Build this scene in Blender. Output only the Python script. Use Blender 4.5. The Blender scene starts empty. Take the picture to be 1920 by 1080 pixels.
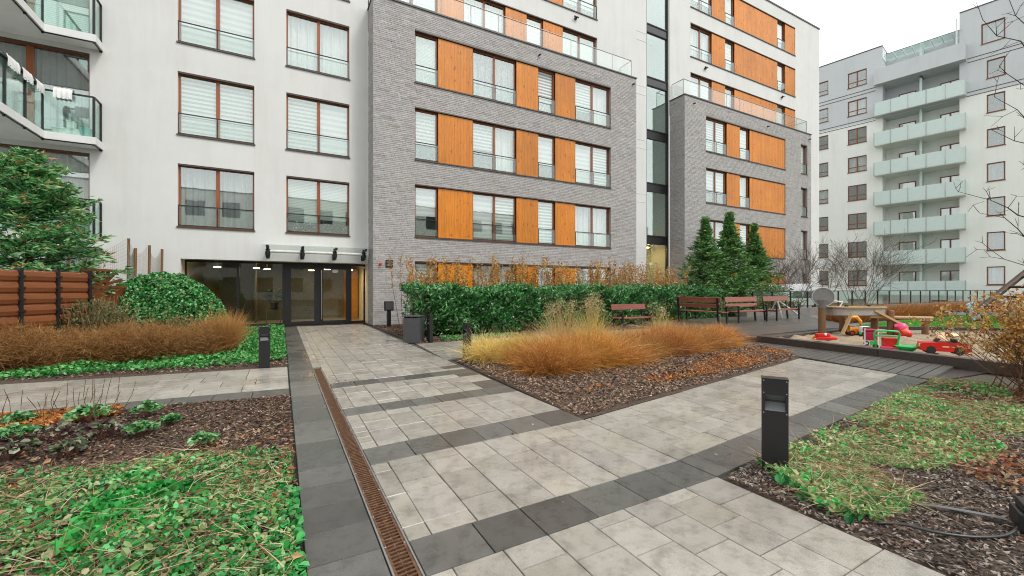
import bpy, bmesh, math, random
import numpy as np
from mathutils import Vector, Matrix
R = math.radians
rng = np.random.default_rng(7)
random.seed(7)
scene = bpy.context.scene
COL = scene.collection

# ------------------------------------------------------------------ camera, sky, sun, exposure
cam_d = bpy.data.cameras.new('camera'); cam = bpy.data.objects.new('camera', cam_d); COL.objects.link(cam)
cam.location = (0, 0, 1.45); cam.rotation_euler = (R(90), 0, R(-28.58))
cam_d.sensor_width = 36; cam_d.lens = 36 * 793 / 1920; cam_d.shift_y = 0.0008
cam_d.clip_start = 0.05; cam_d.clip_end = 2000
scene.camera = cam
SUN_EL, SUN_ROT = R(52), R(150)
w = bpy.data.worlds.new('World'); scene.world = w; w.use_nodes = True
nt = w.node_tree; nt.nodes.clear()
sky = nt.nodes.new('ShaderNodeTexSky'); sky.sky_type = 'NISHITA'; sky.sun_disc = False
sky.sun_elevation = SUN_EL; sky.sun_rotation = SUN_ROT; sky.air_density = 1.0; sky.dust_density = 4.0; sky.ozone_density = 1.0
hs = nt.nodes.new('ShaderNodeHueSaturation'); hs.inputs['Saturation'].default_value = 0.10   # cloud layer: grey-white overcast
bg = nt.nodes.new('ShaderNodeBackground'); bg.inputs['Strength'].default_value = 0.15
wo = nt.nodes.new('ShaderNodeOutputWorld')
cl = nt.nodes.new('ShaderNodeMix'); cl.data_type = 'RGBA'; cl.inputs[0].default_value = 0.75; cl.inputs[7].default_value = (6.6, 6.75, 6.8, 1)   # even stratus over the whole sky
nt.links.new(sky.outputs[0], hs.inputs['Color']); nt.links.new(hs.outputs[0], cl.inputs[6]); nt.links.new(cl.outputs[2], bg.inputs['Color']); nt.links.new(bg.outputs[0], wo.inputs[0])
sd = bpy.data.lights.new('sun', 'SUN'); sd.energy = 1.2; sd.angle = R(12); sd.color = (1, 0.96, 0.9)
sun = bpy.data.objects.new('sun', sd); COL.objects.link(sun)
sv = Vector((math.sin(SUN_ROT) * math.cos(SUN_EL), math.cos(SUN_ROT) * math.cos(SUN_EL), math.sin(SUN_EL)))
sun.rotation_euler = (-sv).to_track_quat('-Z', 'Y').to_euler()
vs = scene.view_settings
vs.view_transform = 'Standard'; vs.look = 'None'; vs.gamma = 1; vs.use_curve_mapping = False; vs.exposure = 0.58
scene.cycles.filter_width = 1.05

# ------------------------------------------------------------------ materials
def nodemat(name):
    m = bpy.data.materials.new(name); m.use_nodes = True
    return m, m.node_tree, m.node_tree.nodes['Principled BSDF']
def N(t, k, **kw):
    n = t.nodes.new(k)
    for a, b in kw.items():
        if a.startswith('i_'): n.inputs[a[2:].replace('_', ' ')].default_value = b
        else: setattr(n, a, b)
    return n
def ramp(t, fac, stops):
    r = t.nodes.new('ShaderNodeValToRGB'); e = r.color_ramp.elements
    while len(e) < len(stops): e.new(0.5)
    for i, (p, c) in enumerate(stops):
        e[i].position = p; e[i].color = (*c, 1) if len(c) == 3 else c
    t.links.new(fac, r.inputs[0]); return r.outputs[0]
def mul(t, a, b, fac=1.0, mode='MULTIPLY'):
    m = t.nodes.new('ShaderNodeMix'); m.data_type = 'RGBA'; m.blend_type = mode; m.inputs[0].default_value = fac
    for s, v in ((6, a), (7, b)):
        if isinstance(v, tuple): m.inputs[s].default_value = (*v, 1)
        else: t.links.new(v, m.inputs[s])
    return m.outputs[2]
def noise(t, scale, detail=4, rough=0.6, coord='Object', stretch=None):
    tc = t.nodes.new('ShaderNodeTexCoord') if coord != 'World' else None
    src = tc.outputs[coord] if tc else t.nodes.new('ShaderNodeNewGeometry').outputs['Position']
    if stretch:
        mp = t.nodes.new('ShaderNodeMapping'); mp.inputs['Scale'].default_value = stretch
        t.links.new(src, mp.inputs[0]); src = mp.outputs[0]
    n = t.nodes.new('ShaderNodeTexNoise'); n.inputs['Scale'].default_value = scale; n.inputs['Detail'].default_value = detail; n.inputs['Roughness'].default_value = rough
    t.links.new(src, n.inputs['Vector']); return n.outputs['Fac']
def bump(t, p, h, strength=0.3, dist=0.01):
    b = t.nodes.new('ShaderNodeBump'); b.inputs['Strength'].default_value = strength; b.inputs['Distance'].default_value = dist
    t.links.new(h, b.inputs['Height']); t.links.new(b.outputs[0], p.inputs['Normal'])
M = {}
def plain(name, col, rough=0.6, metal=0.0, var=0.12, scale=6, bmp=0.0, spec=None):
    m, t, p = nodemat(name)
    n = noise(t, scale)
    a = tuple(c * (1 - var) for c in col); b = tuple(min(1, c * (1 + var)) for c in col)
    t.links.new(ramp(t, n, [(0.3, a), (0.7, b)]), p.inputs['Base Color'])
    p.inputs['Roughness'].default_value = rough; p.inputs['Metallic'].default_value = metal
    if spec is not None: p.inputs['Specular IOR Level'].default_value = spec
    if bmp: bump(t, p, noise(t, scale * 8), bmp)
    M[name] = m; return m

def render_mat(name, col, dirt=0.12):
    m, t, p = nodemat(name)
    n1 = noise(t, 0.5, 6, 0.65, 'World'); n2 = noise(t, 1.6, 5, 0.7, 'World', (1, 1, 0.12)); n3 = noise(t, 60, 2, 0.5, 'World')
    c = ramp(t, n1, [(0.3, tuple(x * (1 - dirt * .6) for x in col)), (0.6, col)])
    c = mul(t, c, ramp(t, n2, [(0.30, (0.935, 0.93, 0.91)), (0.52, (1, 1, 1))]))
    t.links.new(c, p.inputs['Base Color']); p.inputs['Roughness'].default_value = 0.9; p.inputs['Specular IOR Level'].default_value = 0.2
    bump(t, p, n3, 0.25, 0.004); M[name] = m
render_mat('render_white', (0.655, 0.655, 0.640)); render_mat('render_cream', (0.86, 0.88, 0.83), 0.05); render_mat('render_grey', (0.62, 0.65, 0.66), 0.06)
render_mat('soffit', (0.74, 0.74, 0.73), 0.05)

def attr_mat(name, rough=0.6, bright=1.0, transl=0.0, spec=0.5, nscale=None, metal=0):
    m, t, p = nodemat(name)
    a = N(t, 'ShaderNodeAttribute', attribute_name='col')
    c = a.outputs['Color']
    if nscale: c = mul(t, c, ramp(t, noise(t, nscale, 3, 0.6, 'World'), [(0.3, (0.8, 0.8, 0.8)), (0.7, (1.12, 1.12, 1.12))]))
    t.links.new(c, p.inputs['Base Color']); p.inputs['Roughness'].default_value = rough; p.inputs['Specular IOR Level'].default_value = spec
    if transl:
        tr = t.nodes.new('ShaderNodeBsdfTranslucent'); t.links.new(c, tr.inputs['Color'])
        mx = t.nodes.new('ShaderNodeMixShader'); mx.inputs[0].default_value = transl
        t.links.new(p.outputs[0], mx.inputs[1]); t.links.new(tr.outputs[0], mx.inputs[2])
        t.links.new(mx.outputs[0], t.nodes['Material Output'].inputs[0])
    M[name] = m
attr_mat('leaf', 0.42, transl=0.22, spec=0.4); attr_mat('leaf_gloss', 0.28, transl=0.12, spec=0.6); attr_mat('straw', 0.7, transl=0.2, spec=0.2)
attr_mat('chips', 0.75, spec=0.25); attr_mat('bark_attr', 0.85, spec=0.15); attr_mat('brick', 0.75, spec=0.3, nscale=9.0)
plain('mortar', (0.28, 0.27, 0.262), 0.95, var=0.1); plain('coping', (0.07, 0.065, 0.065), 0.45); plain('dark_metal', (0.022, 0.021, 0.022), 0.42, 0.3)
plain('black_rail', (0.025, 0.025, 0.027), 0.4, 0.4); plain('steel', (0.42, 0.42, 0.41), 0.35, 0.8); plain('sill_metal', (0.075, 0.055, 0.045), 0.45, 0.2)
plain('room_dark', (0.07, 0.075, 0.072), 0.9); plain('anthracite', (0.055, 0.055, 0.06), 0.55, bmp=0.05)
plain('white_plastic', (0.75, 0.75, 0.74), 0.4); plain('white_metal', (0.72, 0.72, 0.70), 0.35); plain('teal_plastic', (0.25, 0.52, 0.50), 0.4)
plain('red_plastic', (0.62, 0.02, 0.015), 0.32, var=0.08); plain('pink_plastic', (0.72, 0.06, 0.18), 0.35); plain('crimson_plastic', (0.40, 0.02, 0.06), 0.35)
plain('green_plastic', (0.03, 0.52, 0.12), 0.32); plain('yellow_plastic', (0.80, 0.33, 0.02), 0.35); plain('tyre', (0.02, 0.02, 0.02), 0.7); plain('blue_plastic', (0.30, 0.52, 0.70), 0.4)
plain('lilac_paint', (0.32, 0.32, 0.48), 0.45); plain('peach_plastic', (0.80, 0.50, 0.30), 0.5); plain('orange_plastic', (0.75, 0.16, 0.02), 0.35)
plain('joint_sand', (0.055, 0.052, 0.045), 0.95, scale=30); plain('rubber_hose', (0.03, 0.032, 0.034), 0.35); plain('strap', (0.13, 0.14, 0.14), 0.6)
plain('disc_metal', (0.17, 0.16, 0.15), 0.5, scale=14, bmp=0.1); plain('stone_basin', (0.33, 0.31, 0.29), 0.55, scale=14, bmp=0.1); plain('curtain_white', (0.70, 0.71, 0.71), 0.85, var=0.05); plain('curtain_grey', (0.36, 0.37, 0.39), 0.85)
plain('lobby_floor', (0.30, 0.28, 0.25), 0.25); plain('lobby_wall', (0.74, 0.70, 0.62), 0.8); plain('amber_wall', (0.60, 0.27, 0.04), 0.6); plain('car_white', (0.78, 0.79, 0.80), 0.2)
plain('frost_glass', (0.62, 0.74, 0.70), 0.35, var=0.05); plain('frost_edge', (0.52, 0.62, 0.58), 0.3); plain('weave_net', (0.30, 0.27, 0.22), 0.9); plain('alarm_red', (0.65, 0.03, 0.02), 0.35)

def wood(name, a, b, rough=0.5, knots=False, axis='Z', scale=3.0, wet=0.0):
    m, t, p = nodemat(name)
    st = {'Z': (7, 7, 0.45), 'X': (0.45, 7, 7), 'Y': (7, 0.45, 7)}[axis]
    n = noise(t, scale, 6, 0.65, 'Object', st); n2 = noise(t, 0.9, 3, 0.6, 'World')
    c = ramp(t, n, [(0.25, a), (0.75, b)])
    c = mul(t, c, ramp(t, n2, [(0.3, (0.86, 0.84, 0.82)), (0.7, (1.06, 1.06, 1.06))]))
    if knots:
        k = noise(t, 7.5, 1, 0.4, 'World', (1, 1, 0.55))
        c = mul(t, c, ramp(t, k, [(0.66, (1, 1, 1)), (0.72, (0.66, 0.5, 0.4))]))
        c = mul(t, c, N(t, 'ShaderNodeAttribute', attribute_name='col').outputs['Color'])
    oi = N(t, 'ShaderNodeObjectInfo'); c = mul(t, c, ramp(t, oi.outputs['Random'], [(0, (0.88, 0.88, 0.88)), (1, (1.08, 1.08, 1.08))]))
    t.links.new(c, p.inputs['Base Color']); p.inputs['Roughness'].default_value = rough
    bump(t, p, n, 0.15, 0.004); M[name] = m
wood('cladding', (0.45, 0.128, 0.003), (0.70, 0.248, 0.010), 0.36, True)
wood('frame_wood', (0.22, 0.058, 0.016), (0.34, 0.10, 0.026), 0.4)
wood('bench_wood', (0.20, 0.055, 0.035), (0.33, 0.105, 0.07), 0.4, axis='X')
wood('fence_wood', (0.13, 0.040, 0.012), (0.26, 0.085, 0.025), 0.5, axis='X')
wood('dark_timber', (0.040, 0.030, 0.026), (0.085, 0.066, 0.055), 0.32, axis='Y'); wood('deck_wood', (0.050, 0.046, 0.043), (0.14, 0.13, 0.12), 0.36, axis='X')
wood('post_wood', (0.12, 0.06, 0.026), (0.24, 0.125, 0.055), 0.6); wood('pale_wood', (0.38, 0.25, 0.12), (0.55, 0.38, 0.2), 0.6); wood('log_dark', (0.035, 0.018, 0.012), (0.085, 0.045, 0.028), 0.55, axis='X')
wood('far_frame', (0.20, 0.065, 0.03), (0.27, 0.10, 0.045), 0.5)

def glass(name, tint=(0.82, 0.9, 0.87), boost=0.9, add=0.085, rough=0.015):
    m = bpy.data.materials.new(name); m.use_nodes = True; t = m.node_tree; t.nodes.clear()
    o = N(t, 'ShaderNodeOutputMaterial'); tr = N(t, 'ShaderNodeBsdfTransparent'); tr.inputs[0].default_value = (*tint, 1)
    g = N(t, 'ShaderNodeBsdfGlossy'); g.inputs['Color'].default_value = (0.93, 0.98, 0.96, 1); g.inputs['Roughness'].default_value = rough
    lw = N(t, 'ShaderNodeLayerWeight'); lw.inputs[0].default_value = 0.5; f = N(t, 'ShaderNodeMath', operation='POWER'); f.inputs[1].default_value = 4.0; t.links.new(lw.outputs['Facing'], f.inputs[0])
    ma = N(t, 'ShaderNodeMath', operation='MULTIPLY_ADD', use_clamp=True); ma.inputs[1].default_value = boost; ma.inputs[2].default_value = add
    mx = N(t, 'ShaderNodeMixShader'); t.links.new(f.outputs[0], ma.inputs[0]); t.links.new(ma.outputs[0], mx.inputs[0])
    nz = noise(t, 1.3, 2, 0.5, 'World'); bp = N(t, 'ShaderNodeBump'); bp.inputs['Strength'].default_value = 0.02; bp.inputs['Distance'].default_value = 0.05
    t.links.new(nz, bp.inputs['Height']); t.links.new(bp.outputs[0], g.inputs['Normal'])
    t.links.new(tr.outputs[0], mx.inputs[1]); t.links.new(g.outputs[0], mx.inputs[2]); t.links.new(mx.outputs[0], o.inputs[0]); M[name] = m
glass('window_glass', (0.955, 0.975, 0.965), 0.9, 0.20); glass('guard_glass', (0.965, 0.985, 0.975), 0.8, 0.07); glass('green_glass', (0.86, 0.94, 0.91), 0.8, 0.06); glass('lobby_glass', (0.90, 0.92, 0.89), 0.7, 0.04); glass('stair_glass', (0.82, 0.89, 0.88), 0.9, 0.26)

def stripes(name, a, b, period, duty=0.5):
    m, t, p = nodemat(name)
    tc = N(t, 'ShaderNodeNewGeometry'); sx = N(t, 'ShaderNodeSeparateXYZ'); t.links.new(tc.outputs['Position'], sx.inputs[0])
    d = N(t, 'ShaderNodeMath', operation='DIVIDE'); d.inputs[1].default_value = period; t.links.new(sx.outputs['Z'], d.inputs[0])
    fr = N(t, 'ShaderNodeMath', operation='FRACT'); t.links.new(d.outputs[0], fr.inputs[0])
    t.links.new(ramp(t, fr.outputs[0], [(duty - 0.06, a), (duty + 0.06, b)]), p.inputs['Base Color']); p.inputs['Roughness'].default_value = 0.85
    M[name] = m
stripes('blind_stripe', (0.74, 0.76, 0.75), (0.32, 0.37, 0.35), 0.15); stripes('blind_fine', (0.62, 0.67, 0.63), (0.42, 0.48, 0.44), 0.06); stripes('blind_soft', (0.74, 0.75, 0.75), (0.56, 0.58, 0.58), 0.22)

def paver_mat(name, lo, hi, warm=0.0, rough=(0.28, 0.62)):
    m, t, p = nodemat(name)
    oi = N(t, 'ShaderNodeObjectInfo')
    c = ramp(t, oi.outputs['Random'], [(0, lo), (0.55, tuple((x + y) / 2 for x, y in zip(lo, hi))), (1, hi)])
    at = N(t, 'ShaderNodeAttribute', attribute_name='col'); c = mul(t, c, at.outputs['Color'])
    n = noise(t, 2.2, 6, 0.7, 'World'); n2 = noise(t, 9, 5, 0.7, 'World'); n3 = noise(t, 170, 2, 0.5, 'World'); n4 = noise(t, 0.55, 4, 0.6, 'World')
    c = mul(t, c, ramp(t, n, [(0.32, (0.74, 0.735, 0.72)), (0.50, (0.97, 0.968, 0.96)), (0.75, (1.08, 1.08, 1.06))]))
    c = mul(t, c, ramp(t, n2, [(0.34, (0.66, 0.65, 0.63)), (0.52, (1.02, 1.02, 1.02))]), 0.9)
    c = mul(t, c, ramp(t, n3, [(0.3, (0.72, 0.72, 0.72)), (0.7, (1.22, 1.22, 1.22))]))
    t.links.new(c, p.inputs['Base Color'])
    t.links.new(ramp(t, n4, [(0.35, (rough[0],) * 3), (0.65, (rough[1],) * 3)]), p.inputs['Roughness'])
    bump(t, p, n3, 0.2, 0.002); M[name] = m
paver_mat('paver_light', (0.295, 0.272, 0.237), (0.385, 0.358, 0.315), rough=(0.22, 0.45)); paver_mat('paver_dark', (0.068, 0.066, 0.061), (0.140, 0.136, 0.124), rough=(0.18, 0.4)); paver_mat('paver_brown', (0.085, 0.068, 0.052), (0.125, 0.105, 0.083))

def soil(name, a, b, c_):
    m, t, p = nodemat(name)
    n = noise(t, 38, 6, 0.75, 'World'); n2 = noise(t, 2, 4, 0.6, 'World')
    c = ramp(t, n, [(0.3, a), (0.52, b), (0.72, c_)]); c = mul(t, c, ramp(t, n2, [(0.3, (0.8, 0.8, 0.8)), (0.7, (1.1, 1.1, 1.1))]))
    t.links.new(c, p.inputs['Base Color']); p.inputs['Roughness'].default_value = 0.9; bump(t, p, n, 0.8, 0.03); M[name] = m
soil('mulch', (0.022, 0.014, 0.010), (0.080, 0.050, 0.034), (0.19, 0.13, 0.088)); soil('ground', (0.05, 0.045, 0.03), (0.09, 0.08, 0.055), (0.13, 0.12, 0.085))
soil('sand', (0.24, 0.18, 0.12), (0.36, 0.28, 0.19), (0.46, 0.37, 0.26)); soil('terrace', (0.15, 0.14, 0.125), (0.2, 0.19, 0.17), (0.26, 0.25, 0.22)); soil('turf', (0.03, 0.14, 0.015), (0.06, 0.25, 0.03), (0.10, 0.33, 0.05))
m, t, p = nodemat('rust'); n = noise(t, 25, 5, 0.7, 'World'); t.links.new(ramp(t, n, [(0.3, (0.060, 0.028, 0.014)), (0.55, (0.14, 0.068, 0.034)), (0.75, (0.27, 0.16, 0.09))]), p.inputs['Base Color'])
p.inputs['Metallic'].default_value = 0.25; p.inputs['Roughness'].default_value = 0.55; M['rust'] = m
def emit(name, col, s):
    m = bpy.data.materials.new(name); m.use_nodes = True; p = m.node_tree.nodes['Principled BSDF']
    p.inputs['Emission Color'].default_value = (*col, 1); p.inputs['Emission Strength'].default_value = s; p.inputs['Base Color'].default_value = (*col, 1); M[name] = m
emit('lamp_warm', (1.0, 0.66, 0.30), 65); emit('lamp_amber', (1.0, 0.62, 0.18), 45)

# ------------------------------------------------------------------ helpers
class MB:
    def __init__(s): s.v = []; s.f = []
    def add(s, vs_, fs_):
        o = len(s.v); s.v += [tuple(map(float, q)) for q in vs_]; s.f += [tuple(i + o for i in f) for f in fs_]; return s
    def box(s, x0, x1, y0, y1, z0, z1):
        return s.add([(x0, y0, z0), (x1, y0, z0), (x1, y1, z0), (x0, y1, z0), (x0, y0, z1), (x1, y0, z1), (x1, y1, z1), (x0, y1, z1)],
                     [(0, 3, 2, 1), (4, 5, 6, 7), (0, 1, 5, 4), (1, 2, 6, 5), (2, 3, 7, 6), (3, 0, 4, 7)])
    def quad(s, a, b, c, d): return s.add([a, b, c, d], [(0, 1, 2, 3)])
    def prism(s, poly, z0, z1):
        n = len(poly)
        return s.add([(x, y, z0) for x, y in poly] + [(x, y, z1) for x, y in poly], [tuple(range(n - 1, -1, -1)), tuple(range(n, 2 * n))] + [(i, (i + 1) % n, n + (i + 1) % n, n + i) for i in range(n)])
    def tube(s, p0, p1, r0, r1=None, n=8):
        r1 = r0 if r1 is None else r1
        p0 = Vector(p0); p1 = Vector(p1); d = (p1 - p0).normalized()
        a = d.orthogonal().normalized(); b = d.cross(a)
        vs_ = []
        for p_, r in ((p0, r0), (p1, r1)):
            for i in range(n):
                t_ = 2 * math.pi * i / n; vs_.append(p_ + a * (r * math.cos(t_)) + b * (r * math.sin(t_)))
        return s.add(vs_, [tuple(range(n - 1, -1, -1)), tuple(range(n, 2 * n))] + [(i, (i + 1) % n, n + (i + 1) % n, n + i) for i in range(n)])
    def path(s, pts, r, n=7):
        pts = [Vector(q) for q in pts]; rings = []
        for i, q in enumerate(pts):
            d = (pts[min(i + 1, len(pts) - 1)] - pts[max(i - 1, 0)]).normalized()
            a = d.cross(Vector((0, 0, 1)));
            if a.length < 1e-3: a = Vector((1, 0, 0))
            a.normalize(); b = a.cross(d)
            rr = r[i] if isinstance(r, (list, tuple)) else r
            rings.append([q + a * (rr * math.cos(2 * math.pi * k / n)) + b * (rr * math.sin(2 * math.pi * k / n)) for k in range(n)])
        vs_ = [v for g in rings for v in g]; fs_ = []
        for i in range(len(pts) - 1):
            for k in range(n): fs_.append((i * n + k, i * n + (k + 1) % n, (i + 1) * n + (k + 1) % n, (i + 1) * n + k))
        fs_ += [tuple(range(n - 1, -1, -1)), tuple((len(pts) - 1) * n + k for k in range(n))]
        return s.add(vs_, fs_)
    def lathe(s, prof, c=(0, 0), n=20):
        vs_ = [(c[0] + r * math.cos(2 * math.pi * k / n), c[1] + r * math.sin(2 * math.pi * k / n), z) for r, z in prof for k in range(n)]
        fs_ = [(i * n + k, i * n + (k + 1) % n, (i + 1) * n + (k + 1) % n, (i + 1) * n + k) for i in range(len(prof) - 1) for k in range(n)]
        fs_ += [tuple(range(n - 1, -1, -1)), tuple((len(prof) - 1) * n + k for k in range(n))]
        return s.add(vs_, fs_)
    def mesh(s, name, bev=0, smooth=False, seg=2):
        me = bpy.data.meshes.new(name); me.from_pydata(s.v, [], s.f)
        if bev:
            bm = bmesh.new(); bm.from_mesh(me)
            bmesh.ops.bevel(bm, geom=bm.edges[:], offset=bev, segments=seg, affect='EDGES', profile=0.6, clamp_overlap=True)
            bm.to_mesh(me); bm.free()
        if smooth: me.shade_smooth()
        me.update(); return me
    def build(s, name, mat, parent=None, bev=0, smooth=False, loc=None, rot=None):
        me = s.mesh(name, bev, smooth); me.materials.append(M[mat]); return link(name, me, parent, loc, rot)
def link(name, me, parent=None, loc=None, rot=None):
    o = bpy.data.objects.new(name, me); COL.objects.link(o); o.parent = parent
    if loc is not None: o.location = loc
    if rot is not None: o.rotation_euler = rot
    return o
def tag(o, label=None, cat=None, group=None, kind=None):
    if label: o['label'] = label
    if cat: o['category'] = cat
    if group: o['group'] = group
    if kind: o['kind'] = kind
    return o
def thing(name, label, cat, loc=(0, 0, 0), rotz=0, group=None):
    o = bpy.data.objects.new(name, None); COL.objects.link(o); o.location = loc; o.rotation_euler = (0, 0, rotz); o.empty_display_size = 0.2
    return tag(o, label, cat, group)
def copy_tree(o, parent=None):
    c = o.copy(); COL.objects.link(c); c.parent = parent
    for ch in list(o.children): copy_tree(ch, c)
    return c
def np_mesh(name, V, F, cols=None, mat=None):
    V = np.asarray(V, np.float32); F = np.asarray(F, np.int32); k = F.shape[1]
    me = bpy.data.meshes.new(name); me.vertices.add(len(V)); me.vertices.foreach_set('co', V.ravel())
    me.loops.add(F.size); me.loops.foreach_set('vertex_index', F.ravel())
    me.polygons.add(len(F)); me.polygons.foreach_set('loop_start', np.arange(0, F.size, k, dtype=np.int32))
    me.update(calc_edges=True); me.shade_flat()
    if cols is not None:
        a = me.color_attributes.new('col', 'FLOAT_COLOR', 'POINT')
        c4 = np.ones((len(V), 4), np.float32); c4[:, :3] = np.clip(cols, 0, 1); a.data.foreach_set('color', c4.ravel())
    if mat: me.materials.append(M[mat])
    return me
def unit(v): return v / (np.linalg.norm(v, axis=1, keepdims=True) + 1e-9)
def leaves(name, mat, C, D, L, W, cols, parent=None, fold=0.25, curl=0.15, kind=None, origin=(0, 0, 0), oval=False):
    """one leaf-shaped folded quad per centre: base, side, tip, side"""
    C = np.asarray(C, float) - np.asarray(origin); n = len(C); D = unit(np.asarray(D, float))
    L = np.broadcast_to(L, n)[:, None]; W = np.broadcast_to(W, n)[:, None]
    S = unit(np.cross(D, rng.normal(size=(n, 3)))); Nn = np.cross(S, D)
    b = C - D * L * 0.5
    if oval:
        lo = C - D * L * 0.2 + Nn * W * fold; hi = C + D * L * 0.18 + Nn * W * (fold - .04) - Nn * L * curl * .3
        V = np.stack([b, lo - S * W * .46, hi - S * W * .42, C + D * L * 0.5 - Nn * L * curl, hi + S * W * .42, lo + S * W * .46], 1).reshape(-1, 3)
        F = np.concatenate([(np.arange(n) * 6)[:, None] + np.array(f) for f in ((0, 3, 2, 1), (0, 5, 4, 3))], 0); nv = 6
    else:
        mid = C - D * L * 0.05 + Nn * W * fold
        V = np.stack([b, mid + S * W * 0.5, C + D * L * 0.5 - Nn * L * curl, mid - S * W * 0.5], 1).reshape(-1, 3)
        F = np.arange(4 * n).reshape(-1, 4); nv = 4
    me = np_mesh(name, V, F, np.repeat(np.asarray(cols), nv, 0), mat); o = link(name, me, parent)
    return tag(o, kind=kind)
def blades(name, mat, B, D, L, W, bend, cols, parent=None, kind=None, seg=3, tipcol=None):
    """curving grass blades: strip of seg quads narrowing to the tip"""
    B = np.asarray(B, float); n = len(B); D = unit(np.asarray(D, float)); L = np.broadcast_to(L, n)[:, None]; W = np.broadcast_to(W, n)[:, None]
    bend = np.asarray(bend, float); S = unit(np.cross(D, rng.normal(size=(n, 3))))
    rows = []; cr = []
    for i in range(seg + 1):
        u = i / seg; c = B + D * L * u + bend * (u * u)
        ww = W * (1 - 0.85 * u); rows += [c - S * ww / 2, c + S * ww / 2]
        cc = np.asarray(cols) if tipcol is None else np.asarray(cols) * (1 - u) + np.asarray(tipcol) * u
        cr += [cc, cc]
    k = len(rows); V = np.stack(rows, 1).reshape(-1, 3); Cc = np.stack(cr, 1).reshape(-1, 3)
    base = (np.arange(n) * k)[:, None]
    F = np.concatenate([base + np.array([2 * i, 2 * i + 1, 2 * i + 3, 2 * i + 2]) for i in range(seg)], 0)
    me = np_mesh(name, V, F, Cc, mat); return tag(link(name, me, parent), kind=kind)
def twigs(name, mat, P0, P1, R0, R1, col, parent=None, n=4, kind=None):
    P0 = np.asarray(P0, float); P1 = np.asarray(P1, float); d = unit(P1 - P0); k = len(P0)
    a = unit(np.cross(d, np.array([[0.31, 0.52, 0.79]]))); b = np.cross(d, a)
    th = np.arange(n) * 2 * math.pi / n
    ring = a[:, None, :] * np.cos(th)[None, :, None] + b[:, None, :] * np.sin(th)[None, :, None]
    V = np.concatenate([P0[:, None, :] + ring * np.asarray(R0)[:, None, None], P1[:, None, :] + ring * np.asarray(R1)[:, None, None]], 1).reshape(-1, 3)
    base = (np.arange(k) * 2 * n)[:, None]
    F = np.concatenate([base + np.array([i, (i + 1) % n, n + (i + 1) % n, n + i]) for i in range(n)], 0)
    cols = np.repeat(np.broadcast_to(np.asarray(col, float), (k, 3)) * rng.uniform(0.75, 1.25, (k, 1)), 2 * n, 0)
    return tag(link(name, np_mesh(name, V, F, cols, mat), parent), kind=kind or ('stuff' if name in ('stems', 'branches', 'stalks') else None))
def pick(pal, n, var=0.18):
    pal = np.asarray(pal, float); c = pal[rng.integers(0, len(pal), n)]
    return c * rng.uniform(1 - var, 1 + var, (n, 1)) * rng.uniform(0.94, 1.06, (n, 3))
def clump(xy, seed, sc=1.0):
    x, y = xy[:, 0] * sc, xy[:, 1] * sc; s = seed * 1.7
    return (np.sin(2.1 * x + 1.3 * y + s) + np.sin(-1.4 * x + 2.7 * y + 2 * s) + np.sin(3.9 * x - 2.2 * y + 3 * s) * 0.7 + np.sin(5.1 * x + 4.7 * y + s) * 0.5) / 3.2
def in_poly(P, poly):
    x, y = P[:, 0], P[:, 1]; r = np.zeros(len(P), bool); n = len(poly)
    for i in range(n):
        (x0, y0), (x1, y1) = poly[i], poly[(i + 1) % n]
        c = ((y0 > y) != (y1 > y)); xx = (x1 - x0) * (y - y0) / ((y1 - y0) if y1 != y0 else 1e-9) + x0
        r ^= c & (x < xx)
    return r
def scatter(poly, n):
    p = np.array(poly); lo, hi = p.min(0), p.max(0)
    q = rng.uniform(lo, hi, (int(n * 1.0), 2)); return q[in_poly(q, poly)]
def bil(q, s, t):
    A, B, C, D = [np.array(p) for p in q]
    return A * (1 - s) * (1 - t) + B * s * (1 - t) + C * s * t + D * (1 - s) * t
def relief(x, y, amp=0.02):
    return amp * (np.sin(3.1 * x + 1.7 * y) + np.sin(-2.3 * x + 4.1 * y + 1) + 0.6 * np.sin(7.3 * x + 6.1 * y)) / 2.6

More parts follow.
